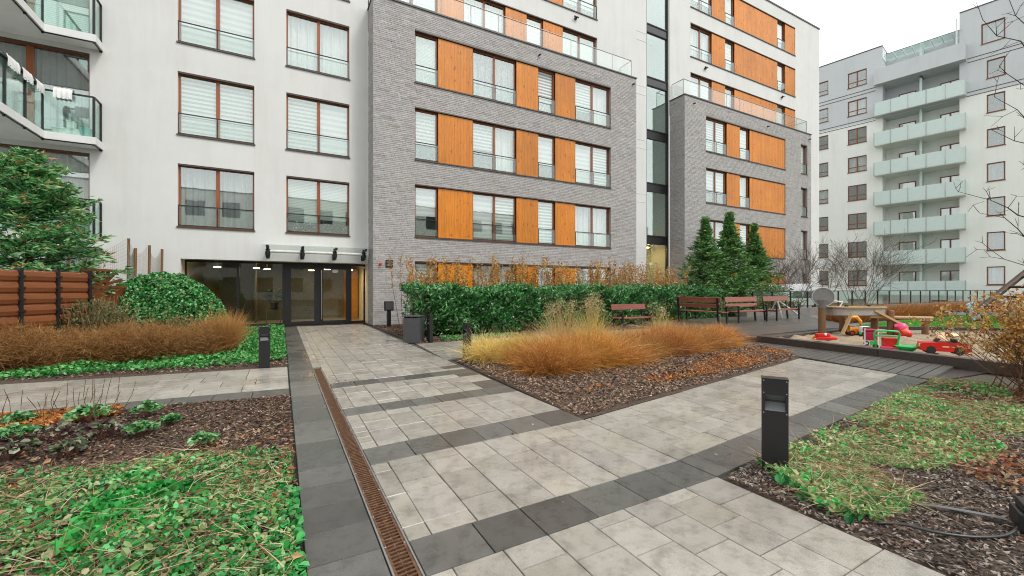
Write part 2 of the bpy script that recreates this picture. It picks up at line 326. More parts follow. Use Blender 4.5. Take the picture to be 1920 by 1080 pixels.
# ------------------------------------------------------------------ ground, paths, beds
tag(MB().quad((-300, -300, -0.06), (300, -300, -0.06), (300, 300, -0.06), (-300, 300, -0.06)).build('ground', 'ground'), kind='structure')
def tile_mesh(c, z, tint=None):
    """paver from four corners: chamfered top, skirt down into the bedding"""
    c = np.array(c); m = c.mean(0); d = c - m; L = np.linalg.norm(d, axis=1, keepdims=True)
    o = m + d * (1 - 0.0042 / L); i = m + d * (1 - 0.0080 / L)
    V = [(*q, z) for q in i] + [(*q, z - 0.0045) for q in o] + [(*q, z - 0.05) for q in o]
    F = [(0, 1, 2, 3)] + [(4 + k, 4 + (k + 1) % 4, (k + 1) % 4, k) for k in range(4)] + [(8 + k, 8 + (k + 1) % 4, 4 + (k + 1) % 4, 4 + k) for k in range(4)]
    return V, F
def add_tiles(parent, tiles, stuff_beyond=1e9):
    """tiles: (corners, material); near ones are single pavers, far ones one joined part per material"""
    far = {}
    for c, mat in tiles:
        c = [np.array(q) for q in c]; cen = sum(c) / 4; z = rng.uniform(-0.0018, 0.0018)
        ar = sum(c[k][0] * c[(k + 1) % 4][1] - c[(k + 1) % 4][0] * c[k][1] for k in range(4))
        if ar < 0: c = c[::-1]
        V, F = tile_mesh(c, z)
        tint = rng.uniform(0.9, 1.08) * np.array([1, rng.uniform(0.985, 1.01), rng.uniform(0.96, 1.03)])
        if np.hypot(*cen) < stuff_beyond:
            me = np_mesh('paver', V, F, np.tile(tint, (12, 1)), mat); link('paver', me, parent)
        else:
            a = far.setdefault(mat, ([], [], [])); o = len(a[0]) * 12
            a[0].append(V); a[1].append(np.array(F) + o); a[2].append(np.tile(tint * rng.uniform(0.9, 1.1), (12, 1)))
    for mat, a in far.items():
        tag(link('paver_field', np_mesh('paver_field', np.concatenate(a[0]), np.concatenate(a[1]), np.concatenate(a[2]), mat), parent), kind='stuff')
def fill(q, xs, lens, mat, alt=None, p_alt=0.0):
    """columns at the fractions xs across quad q (A,B near edge; D,C far edge), each cut into pavers of random length"""
    q = [np.array(p, float) for p in q]; out = []
    Lq = (np.linalg.norm(q[3] - q[0]) + np.linalg.norm(q[2] - q[1])) / 2
    for s0, s1 in zip(xs[:-1], xs[1:]):
        t = 0.0; first = True
        while t < 1 - 1e-6:
            l = random.choice(lens) / Lq
            if first: l *= random.choice((0.5, 1, 1)); first = False
            t1 = t + l
            if t1 > 1 - 0.1 / Lq: t1 = 1.0
            out.append(([bil(q, s0, t), bil(q, s1, t), bil(q, s1, t1), bil(q, s0, t1)], alt if alt and random.random() < p_alt else mat)); t = t1
    return out
def cols(x0, x1, first, wdt):
    v = [x0, x0 + first]
    while v[-1] + wdt * 1.4 < x1: v.append(v[-1] + wdt)
    v.append(x1); return [(a - x0) / (x1 - x0) for a in v]
pp = MB()
pp.quad((0.10, -3, -0.03), (3.12, -3, -0.03), (3.12, 18.95, -0.03), (0.10, 18.95, -0.03))
main_path = tag(pp.build('main_path', 'joint_sand'), kind='structure')
T = []
XL, XR = 0.64, 2.95
LIGHT, DARK, BROWN = 'paver_light', 'paver_dark', 'paver_brown'
# long dark band beside the drain
y = -1.2
while y < 18.3:
    T.append(([(0.11, y), (0.49 if y < 8.45 else 0.50, y), (0.49 if y + .33 < 8.6 else 0.50, y + 0.33), (0.11, y + 0.33)], DARK)); y += 0.33
# cross strips (left front, left back, right front, right back)
ST = [(2.08, 2.42, 2.11, 2.47), (3.61, 4.00, 3.74, 4.20), (5.13, 5.46, 5.24, 5.63), (6.63, 7.01, 6.79, 7.16)]
for a, b, c, d in ST:
    xs = cols(0, 1, 0.18, 0.19)
    xx = [0.0]
    while xx[-1] < 0.86: xx.append(xx[-1] + random.choice((0.15, 0.17, 0.19)))
    xx[-1] = 1.0
    q = [(XL, a), (XR, c), (XR, d), (XL, b)]
    for s0, s1 in zip(xx[:-1], xx[1:]): T.append(([bil(q, s0, 0), bil(q, s1, 0), bil(q, s1, 1), bil(q, s0, 1)], BROWN if random.random() < 0.03 else DARK))
lens = (0.30, 0.30, 0.30, 0.16, 0.45)
prev = (-1.2, -1.2)
for a, b, c, d in ST + [(18.3, 0, 18.3, 0)]:
    xr = XR if prev[0] > 3.9 else XR
    xs = cols(XL, xr, 0.14, 0.30)
    q = [(XL, prev[0]), (xr, prev[1]), (xr, c), (XL, a)]
    if prev[0] > 7:      # beyond the drain: strip of light pavers beside the band too
        T += fill([(0.50, 8.62), (XL, 8.62), (XL, 18.3), (0.50, 18.3)], [0, 1], (0.3, 0.45), LIGHT)
    f = fill(q, xs, lens, LIGHT)
    for cc, mm in f:
        if cc[1][0] > XR - 0.02 and 3.9 < cc[0][1] < 8 and random.random() < 0.45: mm = BROWN
        T.append((cc, mm))
    prev = (b, d)
add_tiles(main_path, T, 8.6)

# path to the sandbox
cp = tag(MB().add([(2.95, 2.09, -0.031), (9.1, 2.74, -0.031), (9.55, 4.9, -0.031), (2.95, 3.76, -0.031)], [(0, 1, 2, 3)]).build('cross_path', 'joint_sand'), kind='structure')
T = []
q = [(2.955, 2.475), (9.2, 3.17), (9.5, 4.88), (2.955, 3.74)]
def swap(q): return [q[0], q[3], q[2], q[1]]
T += fill(swap(q), [0, .2, .4, .6, .8, 1], (0.3, 0.45, 0.45, 0.6), LIGHT)
q = [(2.955, 2.115), (9.05, 2.75), (9.2, 3.16), (2.955, 2.465)]
T += fill(swap(q), [0, 1], (0.45, 0.42), DARK)
add_tiles(cp, T, 9.5)
# side path on the left
sp = tag(MB().add([(-9, 7.25, -0.031), (0.1, 6.55, -0.031), (0.1, 8.92, -0.031), (-9, 9.95, -0.031)], [(0, 1, 2, 3)]).build('side_path', 'joint_sand'), kind='structure')
T = []
q = [(0.095, 6.56), (0.095, 6.98), (-9, 7.72), (-9, 7.26)]
T += fill(q, [0, 1], (0.45,), DARK)
q = [(0.095, 6.985), (0.095, 8.9), (-9, 9.93), (-9, 7.725)]
T += fill(q, [0, .24, .48, .73, 1], (0.45, 0.45, 0.6), LIGHT)
add_tiles(sp, T, 10.5)
# path behind the grasses to the bench deck
bp_ = tag(MB().add([(3.1, 8.3, -0.032), (11.6, 9.0, -0.032), (11.6, 11.3, -0.032), (3.1, 11.0, -0.032)], [(0, 1, 2, 3)]).build('back_path', 'joint_sand'), kind='structure')
T = fill(swap([(2.96, 8.3), (11.6, 9.0), (11.6, 11.3), (3.12, 11.0)]), [0, .125, .25, .375, .5, .625, .75, .875, 1], (0.3, 0.45), LIGHT)
add_tiles(bp_, T, 1)
# threshold slab at the door
tag(MB().box(-3.0, 3.15, 18.3, 19.1, -0.03, 0.012).build('threshold', 'paver_light'), kind='structure')

BEDS = {'lower_left': [(-6.5, -1.0), (0.095, -1.0), (0.095, 6.54), (-6.5, 7.05)], 'upper_left': [(-6.6, 9.70), (0.095, 8.95), (0.095, 18.38), (-6.6, 18.38)],
        'middle': [(2.965, 3.78), (9.62, 4.92), (11.4, 7.0), (3.1, 8.25)], 'hedge': [(3.13, 11.05), (11.6, 11.35), (24, 17.28), (3.13, 17.28)], 'right': [(2.93, -1.2), (11.0, -1.2), (9.0, 2.70), (2.93, 2.07)]}
def bed_h(x, y): return 0.012 + relief(x, y, 0.018)
for k, q in BEDS.items():
    nu, nv = 60, 60
    V = []; 
    for j in range(nv + 1):
        for i in range(nu + 1):
            p_ = bil(q, i / nu, j / nv); e = min(i, nu - i, j, nv - j) / 3
            V.append((p_[0], p_[1], float(bed_h(p_[0], p_[1])) * min(1, e) - 0.012 * (1 - min(1, e))))
    F = [(j * (nu + 1) + i, j * (nu + 1) + i + 1, (j + 1) * (nu + 1) + i + 1, (j + 1) * (nu + 1) + i) for j in range(nv) for i in range(nu)]
    me = np_mesh('garden_bed', V, F, None, 'mulch'); me.shade_smooth(); tag(link('garden_bed', me), kind='structure')
# steel drain with rusty grating
dr = thing('drain_channel', 'rusty slotted drain grating running along the dark paver band', 'drain', (0.49, -1.2, 0))
MB().box(0.002, 0.012, 0, 9.68, -0.06, 0.004).box(0.136, 0.146, 0, 9.68, -0.06, 0.004).build('edge_rail', 'steel', dr)
MB().box(0.012, 0.136, 0, 9.68, -0.09, -0.07).build('channel_floor', 'room_dark', dr)
MB().box(0.013, 0.028, 0, 9.68, -0.03, -0.001).box(0.12, 0.135, 0, 9.68, -0.03, -0.001).box(0.070, 0.078, 0, 9.68, -0.035, -0.008).build('grating_frame', 'rust', dr)
sl = MB().add([(0.028, 0, -0.03), (0.12, 0.012, -0.03), (0.12, 0.026, -0.03), (0.028, 0.014, -0.03), (0.028, 0, -0.002), (0.12, 0.012, -0.002), (0.12, 0.026, -0.002), (0.028, 0.014, -0.002)],
              [(0, 3, 2, 1), (4, 5, 6, 7), (0, 1, 5, 4), (1, 2, 6, 5), (2, 3, 7, 6), (3, 0, 4, 7)]).mesh('slat'); sl.materials.append(M['rust'])
yy = 2.6
while yy < 9.64: link('slat', sl, dr, (0, yy, 0)); yy += 0.034
bo = MB().lathe([(0.006, 0), (0.006, 0.003), (0.003, 0.005)], n=8).mesh('bolt'); bo.materials.append(M['steel'])
for i in range(20):
    for x in (0.0205, 0.1275): link('bolt', bo, dr, (x, 2.9 + i * 0.36, -0.001))

# ------------------------------------------------------------------ buildings
def wall(parent, x0, x1, z0, z1, openings, depth, mat, name='wall', y=0.0, returns=True):
    xs = sorted({x0, x1, *[v for o in openings for v in (o[0], o[1]) if x0 < v < x1]}); zs = sorted({z0, z1, *[v for o in openings for v in (o[2], o[3]) if z0 < v < z1]})
    m = MB()
    for a, b in zip(xs[:-1], xs[1:]):
        for c, d in zip(zs[:-1], zs[1:]):
            mx, mz = (a + b) / 2, (c + d) / 2
            if not any(o[0] < mx < o[1] and o[2] < mz < o[3] for o in openings): m.quad((a, y, c), (b, y, c), (b, y, d), (a, y, d))
    for a, b, c, d in openings:
        a, b, c, d = max(a, x0), min(b, x1), max(c, z0), min(d, z1)
        m.quad((a, y, c), (a, y, d), (a, y + depth, d), (a, y + depth, c)); m.quad((b, y, c), (b, y + depth, c), (b, y + depth, d), (b, y, d))
        m.quad((a, y, d), (b, y, d), (b, y + depth, d), (a, y + depth, d)); m.quad((a, y, c), (a, y + depth, c), (b, y + depth, c), (b, y, c))
    return m.build(name, mat, parent)
def bricks(parent, x0, x1, z0, z1, openings, y=0.0, side=None, course=0.076, length=0.42, name='brickwork'):
    """running bond laid course by course round the openings; bricks stand proud of the mortar plane"""
    V = []; Cc = []; j = 0.009
    nz = int((z1 - z0) / course)
    for r in range(nz):
        za, zb = z0 + r * course, z0 + (r + 1) * course - j; zm = (za + zb) / 2
        spans = [(x0, x1)]
        for o in openings:
            if o[2] - 0.02 < zm < o[3] + 0.02:
                ns = []
                for a, b in spans:
                    if o[0] > a: ns.append((a, min(b, o[0])))
                    if o[1] < b: ns.append((max(a, o[1]), b))
                spans = [s for s in ns if s[1] - s[0] > 0.03]
        off = (r % 2) * length / 2 + ((r * 7) % 5) * 0.03
        for a, b in spans:
            k = math.floor((a - x0 - off) / length); xk = x0 + off + k * length
            while xk < b:
                xa, xb = max(a, xk), min(b, xk + length - j)
                if xb - xa > 0.03: V.append((xa, xb, za, zb))
                xk += length
    A = np.array(V); n = len(A); pr = 0.008 + rng.normal(0, 0.002, n); tb = rng.normal(0, 0.0016, n)
    xa, xb, za, zb = A.T; za = za + rng.normal(0, 0.0012, n); yf = y - pr; c = 0.004
    def pt(x, yy, z): return np.stack([x, yy, z], 1)
    yb = np.full(n, y + 0.01)
    P_ = np.stack([pt(xa + c, yf - tb, za + c), pt(xb - c, yf + tb, za + c), pt(xb - c, yf + tb, zb - c), pt(xa + c, yf - tb, zb - c), pt(xa, yb, za), pt(xb, yb, za), pt(xb, yb, zb), pt(xa, yb, zb)], 1)
    if side: # lay the same wall on a plane x = side[0], running into +y from side[1]
        Q = P_.copy(); Q[..., 0] = side[0] + (P_[..., 1] - y); Q[..., 1] = side[1] + (x1 - P_[..., 0]); P_ = Q
    base = (np.arange(n) * 8)[:, None]
    F = np.concatenate([base + np.array(f) for f in ((0, 1, 2, 3), (4, 5, 1, 0), (5, 6, 2, 1), (6, 7, 3, 2), (7, 4, 0, 3))], 0)
    colr = np.array([0.40, 0.383, 0.372]) * (rng.normal(1, 0.05, (n, 1)).clip(0.8, 1.2)) * rng.uniform(0.97, 1.03, (n, 3))
    dk = rng.random(n) < 0.05; colr[dk] *= 0.82
    return tag(link(name, np_mesh(name, P_.reshape(-1, 3), F, np.repeat(colr, 8, 0), 'brick'), parent), kind='stuff')

MC = {}
def cached(key, fn):
    if key not in MC: MC[key] = fn()
    return MC[key]
def box_mesh(nm, mat, *b):
    def f():
        me = MB().box(*b).mesh(nm); me.materials.append(M[mat]); return me
    return cached((nm, mat) + tuple(round(v, 3) for v in b), f)
def curtain_mesh(w_, h, mat, seed=0, amp=0.035):
    def f():
        n = 60; r_ = random.Random(seed); ph = [r_.uniform(0, 6) for _ in range(3)]
        xs = [i / n * w_ for i in range(n + 1)]
        ys = [amp * math.sin(x * 34 + ph[0]) + amp * 0.6 * math.sin(x * 53 + ph[1]) for x in xs]
        V = [(x, yv, 0) for x, yv in zip(xs, ys)] + [(x, yv, h) for x, yv in zip(xs, ys)]
        me = bpy.data.meshes.new('curtain'); me.from_pydata(V, [], [(i, i + 1, n + 2 + i, n + 1 + i) for i in range(n)]); me.shade_smooth(); me.materials.append(M[mat]); return me
    return cached(('curtain', round(w_, 2), round(h, 2), mat, seed), f)
def window(parent, x0, x1, z0, z1, y=0.13, panes=2, cover='stripe', guard=True, fw=0.06, mw=0.11, sill=True, lintel=True, drop=1.0, frame='frame_wood', yplane=0.0, tilt=False):
    """framed window; the frame is the part, panes, blind, sill and guard its sub-parts"""
    W, H_ = x1 - x0, z1 - z0
    def fr():
        m_ = MB().box(0, fw, 0, 0.08, 0, H_).box(W - fw, W, 0, 0.08, 0, H_).box(fw, W - fw, 0, 0.08, 0, fw).box(fw, W - fw, 0, 0.08, H_ - fw, H_)
        for k in range(1, panes): m_.box(W * k / panes - mw / 2, W * k / panes + mw / 2, -0.004, 0.08, fw, H_ - fw)
        me = m_.mesh('window'); me.materials.append(M[frame]); return me
    o = link('window', cached(('win', round(W, 3), round(H_, 3), panes, frame, fw, mw), fr), parent, (x0, yplane + y, z0))
    for k in range(panes):
        a = W * k / panes + (mw / 2 if k else fw); b = W * (k + 1) / panes - (mw / 2 if k < panes - 1 else fw)
        pn = link('pane', box_mesh('pane', 'window_glass', 0, b - a, 0, 0.006, 0, H_ - 2 * fw), o, (a, 0.03, fw))
        if tilt: pn.rotation_euler = (R(-7), 0, 0)
        cv = cover[k] if isinstance(cover, (list, tuple)) else cover
        dp = drop[k] if isinstance(drop, (list, tuple)) else drop
        if cv in ('stripe', 'fine', 'soft'):
            hh = (H_ - 2 * fw) * dp
            link('blind', box_mesh('blind', 'blind_' + cv, 0, b - a - 0.02, 0, 0.008, 0, hh), o, (a + 0.01, 0.10, H_ - fw - hh))
        elif cv in ('curtain', 'drape'):
            link('curtain', curtain_mesh(b - a, H_ - fw, 'curtain_white' if cv == 'curtain' else 'curtain_grey', k), o, (a, 0.22, fw))
    if sill: link('sill', box_mesh('sill', 'sill_metal', -0.03, W + 0.03, 0, y + 0.05, -0.045, 0.0), o, (0, -y - 0.045, 0.002))
    if lintel: link('lintel_trim', box_mesh('lintel_trim', 'sill_metal', 0, W, 0, 0.02, -0.055, 0), o, (0, -y + 0.012, H_ + 0.001))
    if guard:
        gz = 0.72; gy = -y + 0.035
        link('guard_glass', box_mesh('guard_glass', 'guard_glass', 0.02, W - 0.02, 0, 0.012, 0.07, gz), o, (0, gy, 0))
        m_ = cached(('guard', round(W, 3), panes), lambda: guard_mesh(W, gz, panes))
        link('guard_rail', m_, o, (0, gy, 0))
    return o
def guard_mesh(W, gz, panes):
    m_ = MB().box(0, W, -0.012, 0.024, gz, gz + 0.03).box(0, 0.022, -0.006, 0.018, 0.0, gz).box(W - 0.022, W, -0.006, 0.018, 0.0, gz).box(0.022, W - 0.022, -0.004, 0.016, 0.035, 0.06)
    for k in range(1, panes): m_.box(W * k / panes - 0.014, W * k / panes + 0.014, -0.008, -0.001, 0.0, gz)
    me = m_.mesh('guard_rail'); me.materials.append(M['black_rail']); return me
def panel(parent, x0, x1, z0, z1, y=0.04):
    """timber cladding panel of vertical boards"""
    W = x1 - x0; nb = max(3, round(W / 0.15)); bw = W / nb
    def f():
        m_ = MB()
        for i in range(nb): d = random.uniform(0, 0.005); m_.box(i * bw + 0.0015, (i + 1) * bw - 0.0015, d, 0.03, 0.02, z1 - z0 - 0.02)
        m_.box(0.001, W - 0.001, 0.03, 0.05, 0.01, z1 - z0 - 0.01)
        me = m_.mesh('cladding_panel'); me.materials.append(M['cladding'])
        ca = me.color_attributes.new('col', 'FLOAT_COLOR', 'POINT'); cc = np.ones((len(me.vertices), 4), np.float32); cc[:nb * 8, :3] = np.repeat(rng.uniform(.93, 1.06, (nb, 1)) * rng.uniform(.97, 1.03, (nb, 3)), 8, 0); ca.data.foreach_set('color', cc.ravel()); return me
    return link('cladding_panel', cached(('panel', round(W, 3), round(z1 - z0, 3)), f), parent, (x0, y, z0))
def railing(parent, pts, z0, h=1.05, glass_mat='guard_glass', post='steel', rail='steel', span=1.25, rr=0.022, gap=0.06, pr=0.016):
    """posts, glass panels and a top rail along a polyline (building coordinates)"""
    for (ax, ay), (bx, by) in zip(pts[:-1], pts[1:]):
        L = math.hypot(bx - ax, by - ay); n = max(1, round(L / span)); dx, dy = (bx - ax) / L, (by - ay) / L; ang = math.atan2(dy, dx)
        MB().tube((ax, ay, z0 + h), (bx, by, z0 + h), rr).build('top_rail', rail, parent)
        for i in range(n + 1):
            c = L * i / n; link('rail_post', cached(('post', h, post, pr), lambda: tube_mesh('rail_post', post, h, pr)), parent, (ax + dx * c, ay + dy * c, z0))
            if i < n: link('glass_panel', box_mesh('glass_panel', glass_mat, 0.03, L / n - 0.03, -0.005, 0.005, gap, h - 0.05), parent, (ax + dx * c, ay + dy * c, z0), (0, 0, ang))
def tube_mesh(nm, mat, h, r, n=6):
    me = MB().tube((0, 0, 0), (0, 0, h), r, n=n).mesh(nm); me.materials.append(M[mat]); return me

ROW = lambda k: (3.62 + 3.2 * k, 5.80 + 3.2 * k)
YW, YB = 18.4, 17.3
# ---- white block with the entrance
WB = thing('white_apartment_block', 'white rendered apartment block with brown windows above the glazed entrance', 'building', (0, YW, 0))
OP = []
for k in range(0, 5):
    z0, z1 = ROW(k); OP += [(-3.16, -0.89, z0, z1), (0.16, 2.44, z0, z1), (-9.6, -5.41, 3.2 * k + 3.05, z1)]
OP += [(-3.08, 3.165, 0.0, 2.5), (-9.6, -5.41, 0.05, 2.6)]
wall(WB, -14, 3.168, 0, 19.6, OP, 0.32, 'render_white')
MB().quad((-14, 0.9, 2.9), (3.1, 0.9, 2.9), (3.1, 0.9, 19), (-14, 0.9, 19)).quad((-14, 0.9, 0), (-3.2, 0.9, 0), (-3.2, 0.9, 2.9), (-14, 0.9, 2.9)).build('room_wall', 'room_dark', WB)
MB().box(-14, -13.98, 0.01, 8, 0, 19.6).box(-14, 3.1, 0.01, 8, 19.55, 19.6).build('roof', 'coping', WB)
CV = {(0, 0): 'drape', (1, 0): ('fine', 'drape'), (0, 1): 'stripe', (1, 1): ('stripe', 'soft'), (0, 2): 'soft', (1, 2): 'curtain', (0, 3): 'soft', (1, 3): 'soft', (0, 4): 'soft', (1, 4): 'curtain'}
for k in range(5):
    z0, z1 = ROW(k)
    window(WB, -3.16, -0.89, z0, z1, cover=CV[(0, k)], drop=0.97)
    w_ = window(WB, 0.16, 2.44, z0, z1, cover='fine' if k == 0 else CV[(1, k)], drop=(0.80, 0.74) if k == 0 else 0.97)
    if k == 0:
        m_ = MB()
        for i in range(46):
            x = random.choice((random.uniform(.1, 1.05), random.uniform(1.25, 2.18))); z = random.uniform(0.09, 0.55) ** 1.0; r_ = random.uniform(.01, .028)
            m_.add([(x + r_ * math.cos(a_ * math.pi / 4) * (1 if a_ % 2 == 0 else .45), 0.025, z + r_ * math.sin(a_ * math.pi / 4) * (1 if a_ % 2 == 0 else .45)) for a_ in range(8)], [tuple(range(8))])
        m_.build('snowflake_stickers', 'white_plastic', w_)
    # balcony doors on the left
    zb = 3.2 * k + 3.05
    window(WB, -9.6, -5.41, zb, z1, panes=3, cover=('drape' if k == 0 else None, 'curtain' if k != 1 else 'drape', 'curtain' if k == 0 else ('drape' if k == 1 else 'fine')), guard=False, mw=0.17)
window(WB, -9.6, -5.41, 0.05, 2.6, panes=3, cover='curtain', guard=False, mw=0.17)
# balconies: deep bay on the left with a shallow return
for k in range(0, 4):
    zs = 2.75 + 3.2 * k
    poly = [(-10.5, -3.6), (-6.22, -3.6), (-6.22, -0.62), (-5.08, -0.62), (-5.08, 0.0), (-10.5, 0.0)]
    bs = MB().prism(poly, zs, zs + 0.22).build('balcony_slab', 'soffit', WB)
    inset = [(-10.45, -3.55), (-6.28, -3.55), (-6.28, -0.58), (-5.14, -0.58), (-5.14, -0.02)]
    for (ax, ay), (bx, by) in zip(inset[:-1], inset[1:]):
        L = math.hypot(bx - ax, by - ay); n = max(1, round(L / 1.1)); ang = math.atan2(by - ay, bx - ax)
        MB().box(0, L, -0.03, 0.03, 1.45, 1.49).build('balcony_rail', 'black_rail', bs, loc=(ax, ay, zs), rot=(0, 0, ang)); MB().box(0, L, -0.015, 0.015, -0.03, 0.01).build('glass_clamp', 'black_rail', bs, loc=(ax, ay, zs), rot=(0, 0, ang))
        for i in range(n):
            link('balcony_glass', box_mesh('balcony_glass', 'green_glass', 0.02, L / n - 0.02, -0.006, 0.006, 0.02, 1.43), bs, (ax + (bx - ax) * i / n, ay + (by - ay) * i / n, zs), (0, 0, ang))
        for i in range(n + (1 if (bx, by) == inset[-1] else 0)):
            link('balcony_post', box_mesh('balcony_post', 'black_rail', -0.022, 0.022, -0.03, 0.03, -0.05, 1.46), bs, (ax + (bx - ax) * i / n, ay + (by - ay) * i / n, zs), (0, 0, ang))
# entrance glazing in its recess
GZ = 0.58
eg = MB().box(-3.06, 3.16, GZ, GZ + 0.07, 2.42, 2.5).box(-3.06, -3.0, GZ, GZ + 0.07, 0.02, 2.42).box(-1.49, -1.41, GZ - 0.01, GZ + 0.08, 0.02, 2.42).box(-3.0, -1.49, GZ, GZ + 0.07, 0.02, 0.10).box(-1.41, 0.02, GZ, GZ + 0.07, 0.02, 0.10).build('entrance_frame', 'dark_metal', WB)
for a, b in ((-3.0, -1.49), (-1.41, 0.02)): link('pane', box_mesh('pane', 'lobby_glass', 0, b - a, 0, 0.008, 0, 2.32), eg, (a, GZ + 0.03, 0.10))
def door_leaf(a, b, handle):
    d_ = MB().box(a, a + 0.16, GZ - 0.02, GZ + 0.07, 0.02, 2.42).box(b - 0.16, b, GZ - 0.02, GZ + 0.07, 0.02, 2.42).box(a + 0.16, b - 0.16, GZ - 0.02, GZ + 0.07, 0.02, 0.14).box(a + 0.16, b - 0.16, GZ - 0.02, GZ + 0.07, 2.26, 2.42).build('door', 'dark_metal', WB)
    MB().box(a + 0.16, b - 0.16, GZ + 0.02, GZ + 0.03, 0.14, 2.26).build('pane', 'lobby_glass', d_)
    if handle:
        MB().tube((a + 0.10, GZ - 0.09, 0.2), (a + 0.10, GZ - 0.09, 2.2), 0.022).tube((a + 0.10, GZ - 0.09, 0.35), (a + 0.10, GZ - 0.02, 0.35), 0.012).tube((a + 0.10, GZ - 0.09, 2.05), (a + 0.10, GZ - 0.02, 2.05), 0.012).build('handle', 'steel', d_, smooth=False)
        MB().box(a + 0.52, a + 0.74, GZ + 0.010, GZ + 0.014, 2.12, 2.25).build('notice', 'white_plastic', d_)
MB().box(0.03, 0.17, GZ - 0.03, GZ + 0.09, 0.02, 2.42).build('door_post', 'dark_metal', WB)
door_leaf(0.172, 1.33, False); door_leaf(1.333, 2.54, True)
f_ = MB().box(2.543, 2.60, GZ, GZ + 0.07, 0.02, 2.42).box(3.09, 3.16, GZ, GZ + 0.07, 0.02, 2.42).box(2.60, 3.09, GZ, GZ + 0.07, 0.02, 0.09).build('side_light', 'dark_metal', WB)
MB().box(2.60, 3.09, GZ + 0.03, GZ + 0.038, 0.09, 2.42).build('pane', 'lobby_glass', f_)
MB().tube((3.0, GZ - 0.05, 2.36), (3.14, GZ - 0.05, 2.36), 0.035).build('door_camera', 'white_metal', WB)
# lobby
MB().quad((-3.3, GZ + .08, 0.015), (3.3, GZ + .08, 0.015), (3.3, 6.5, 0.015), (-3.3, 6.5, 0.015)).build('lobby_floor', 'lobby_floor', WB)
MB().quad((-3.3, 6.5, 0), (3.3, 6.5, 0), (3.3, 6.5, 2.7), (-3.3, 6.5, 2.7)).quad((-3.3, GZ, 0), (-3.3, 6.5, 0), (-3.3, 6.5, 2.7), (-3.3, GZ, 2.7)).quad((3.3, GZ, 0), (3.3, GZ, 2.7), (3.3, 6.5, 2.7), (3.3, 6.5, 0)).build('lobby_wall', 'lobby_wall', WB)
MB().quad((-3.3, GZ + .08, 2.65), (3.3, GZ + .08, 2.65), (3.3, 6.5, 2.65), (-3.3, 6.5, 2.65)).build('lobby_ceiling', 'lobby_wall', WB)
MB().box(2.75, 3.25, 3.2, 4.8, 0.02, 2.4).box(-2.9, -0.5, 5.9, 6.4, 0.9, 1.45).build('amber_panel', 'amber_wall', WB)
MB().box(-2.4, 1.4, 3.9, 3.96, 0.02, 2.6).box(-1.0, -0.94, 2.5, 3.9, 0.02, 2.6).build('lobby_partition', 'room_dark', WB)
for x, y in ((-2.2, 1.6), (-0.9, 1.8), (-0.55, 2.6), (1.75, 1.7), (2.7, 1.8), (1.2, 3.0)):
    l_ = MB().lathe([(0.13, 2.30), (0.14, 2.33), (0.02, 2.36), (0.015, 2.649)], (x, y), 16).build('ceiling_lamp', 'white_metal', WB); MB().lathe([(0.115, 2.292), (0.12, 2.299)], (x, y), 16).build('diffuser', 'lamp_warm', l_)
MB().box(-0.6, 0.0, 1.5, 1.8, 0.55, 0.60).box(-0.57, -0.53, 1.55, 1.75, 0.02, 0.55).box(-0.07, -0.03, 1.55, 1.75, 0.02, 0.55).build('lobby_shelf', 'post_wood', WB)
# canopy over the entrance
cz = 2.92
cn = MB().tube((-0.55, -0.30, cz - 0.07), (3.10, -0.30, cz - 0.07), 0.055, n=14).build('canopy', 'white_metal', WB)
MB().add([(-0.62, 0.0, cz + 0.17), (3.15, 0.0, cz + 0.17), (3.15, -1.05, cz + 0.10), (-0.62, -1.05, cz + 0.10), (-0.62, 0.0, cz + 0.19), (3.15, 0.0, cz + 0.19), (3.15, -1.05, cz + 0.12), (-0.62, -1.05, cz + 0.12)],
         [(0, 3, 2, 1), (4, 5, 6, 7), (0, 1, 5, 4), (1, 2, 6, 5), (2, 3, 7, 6), (3, 0, 4, 7)]).build('canopy_glass', 'guard_glass', cn)
for x in (-0.45, 0.70, 1.85, 2.95):
    MB().box(x - 0.06, x + 0.06, -0.02, 0.0, cz - 0.32, cz - 0.05).box(x - 0.025, x + 0.025, -0.95, -0.02, cz + 0.02, cz + 0.06).tube((x, -0.04, cz - 0.25), (x, -0.45, cz + 0.03), 0.03).tube((x, -0.35, cz - 0.02), (x, -0.35, cz + 0.12), 0.055, n=10).tube((x, -0.9, cz + 0.02), (x, -0.9, cz + 0.11), 0.045, n=10).tube((x, -0.30, cz - 0.16), (x, -0.28, cz - 0.30), 0.085, 0.07, n=10).tube((x, -0.30, cz + .0), (x, -0.30, cz - 0.2), 0.09, n=10).build('bracket', 'dark_metal', cn)

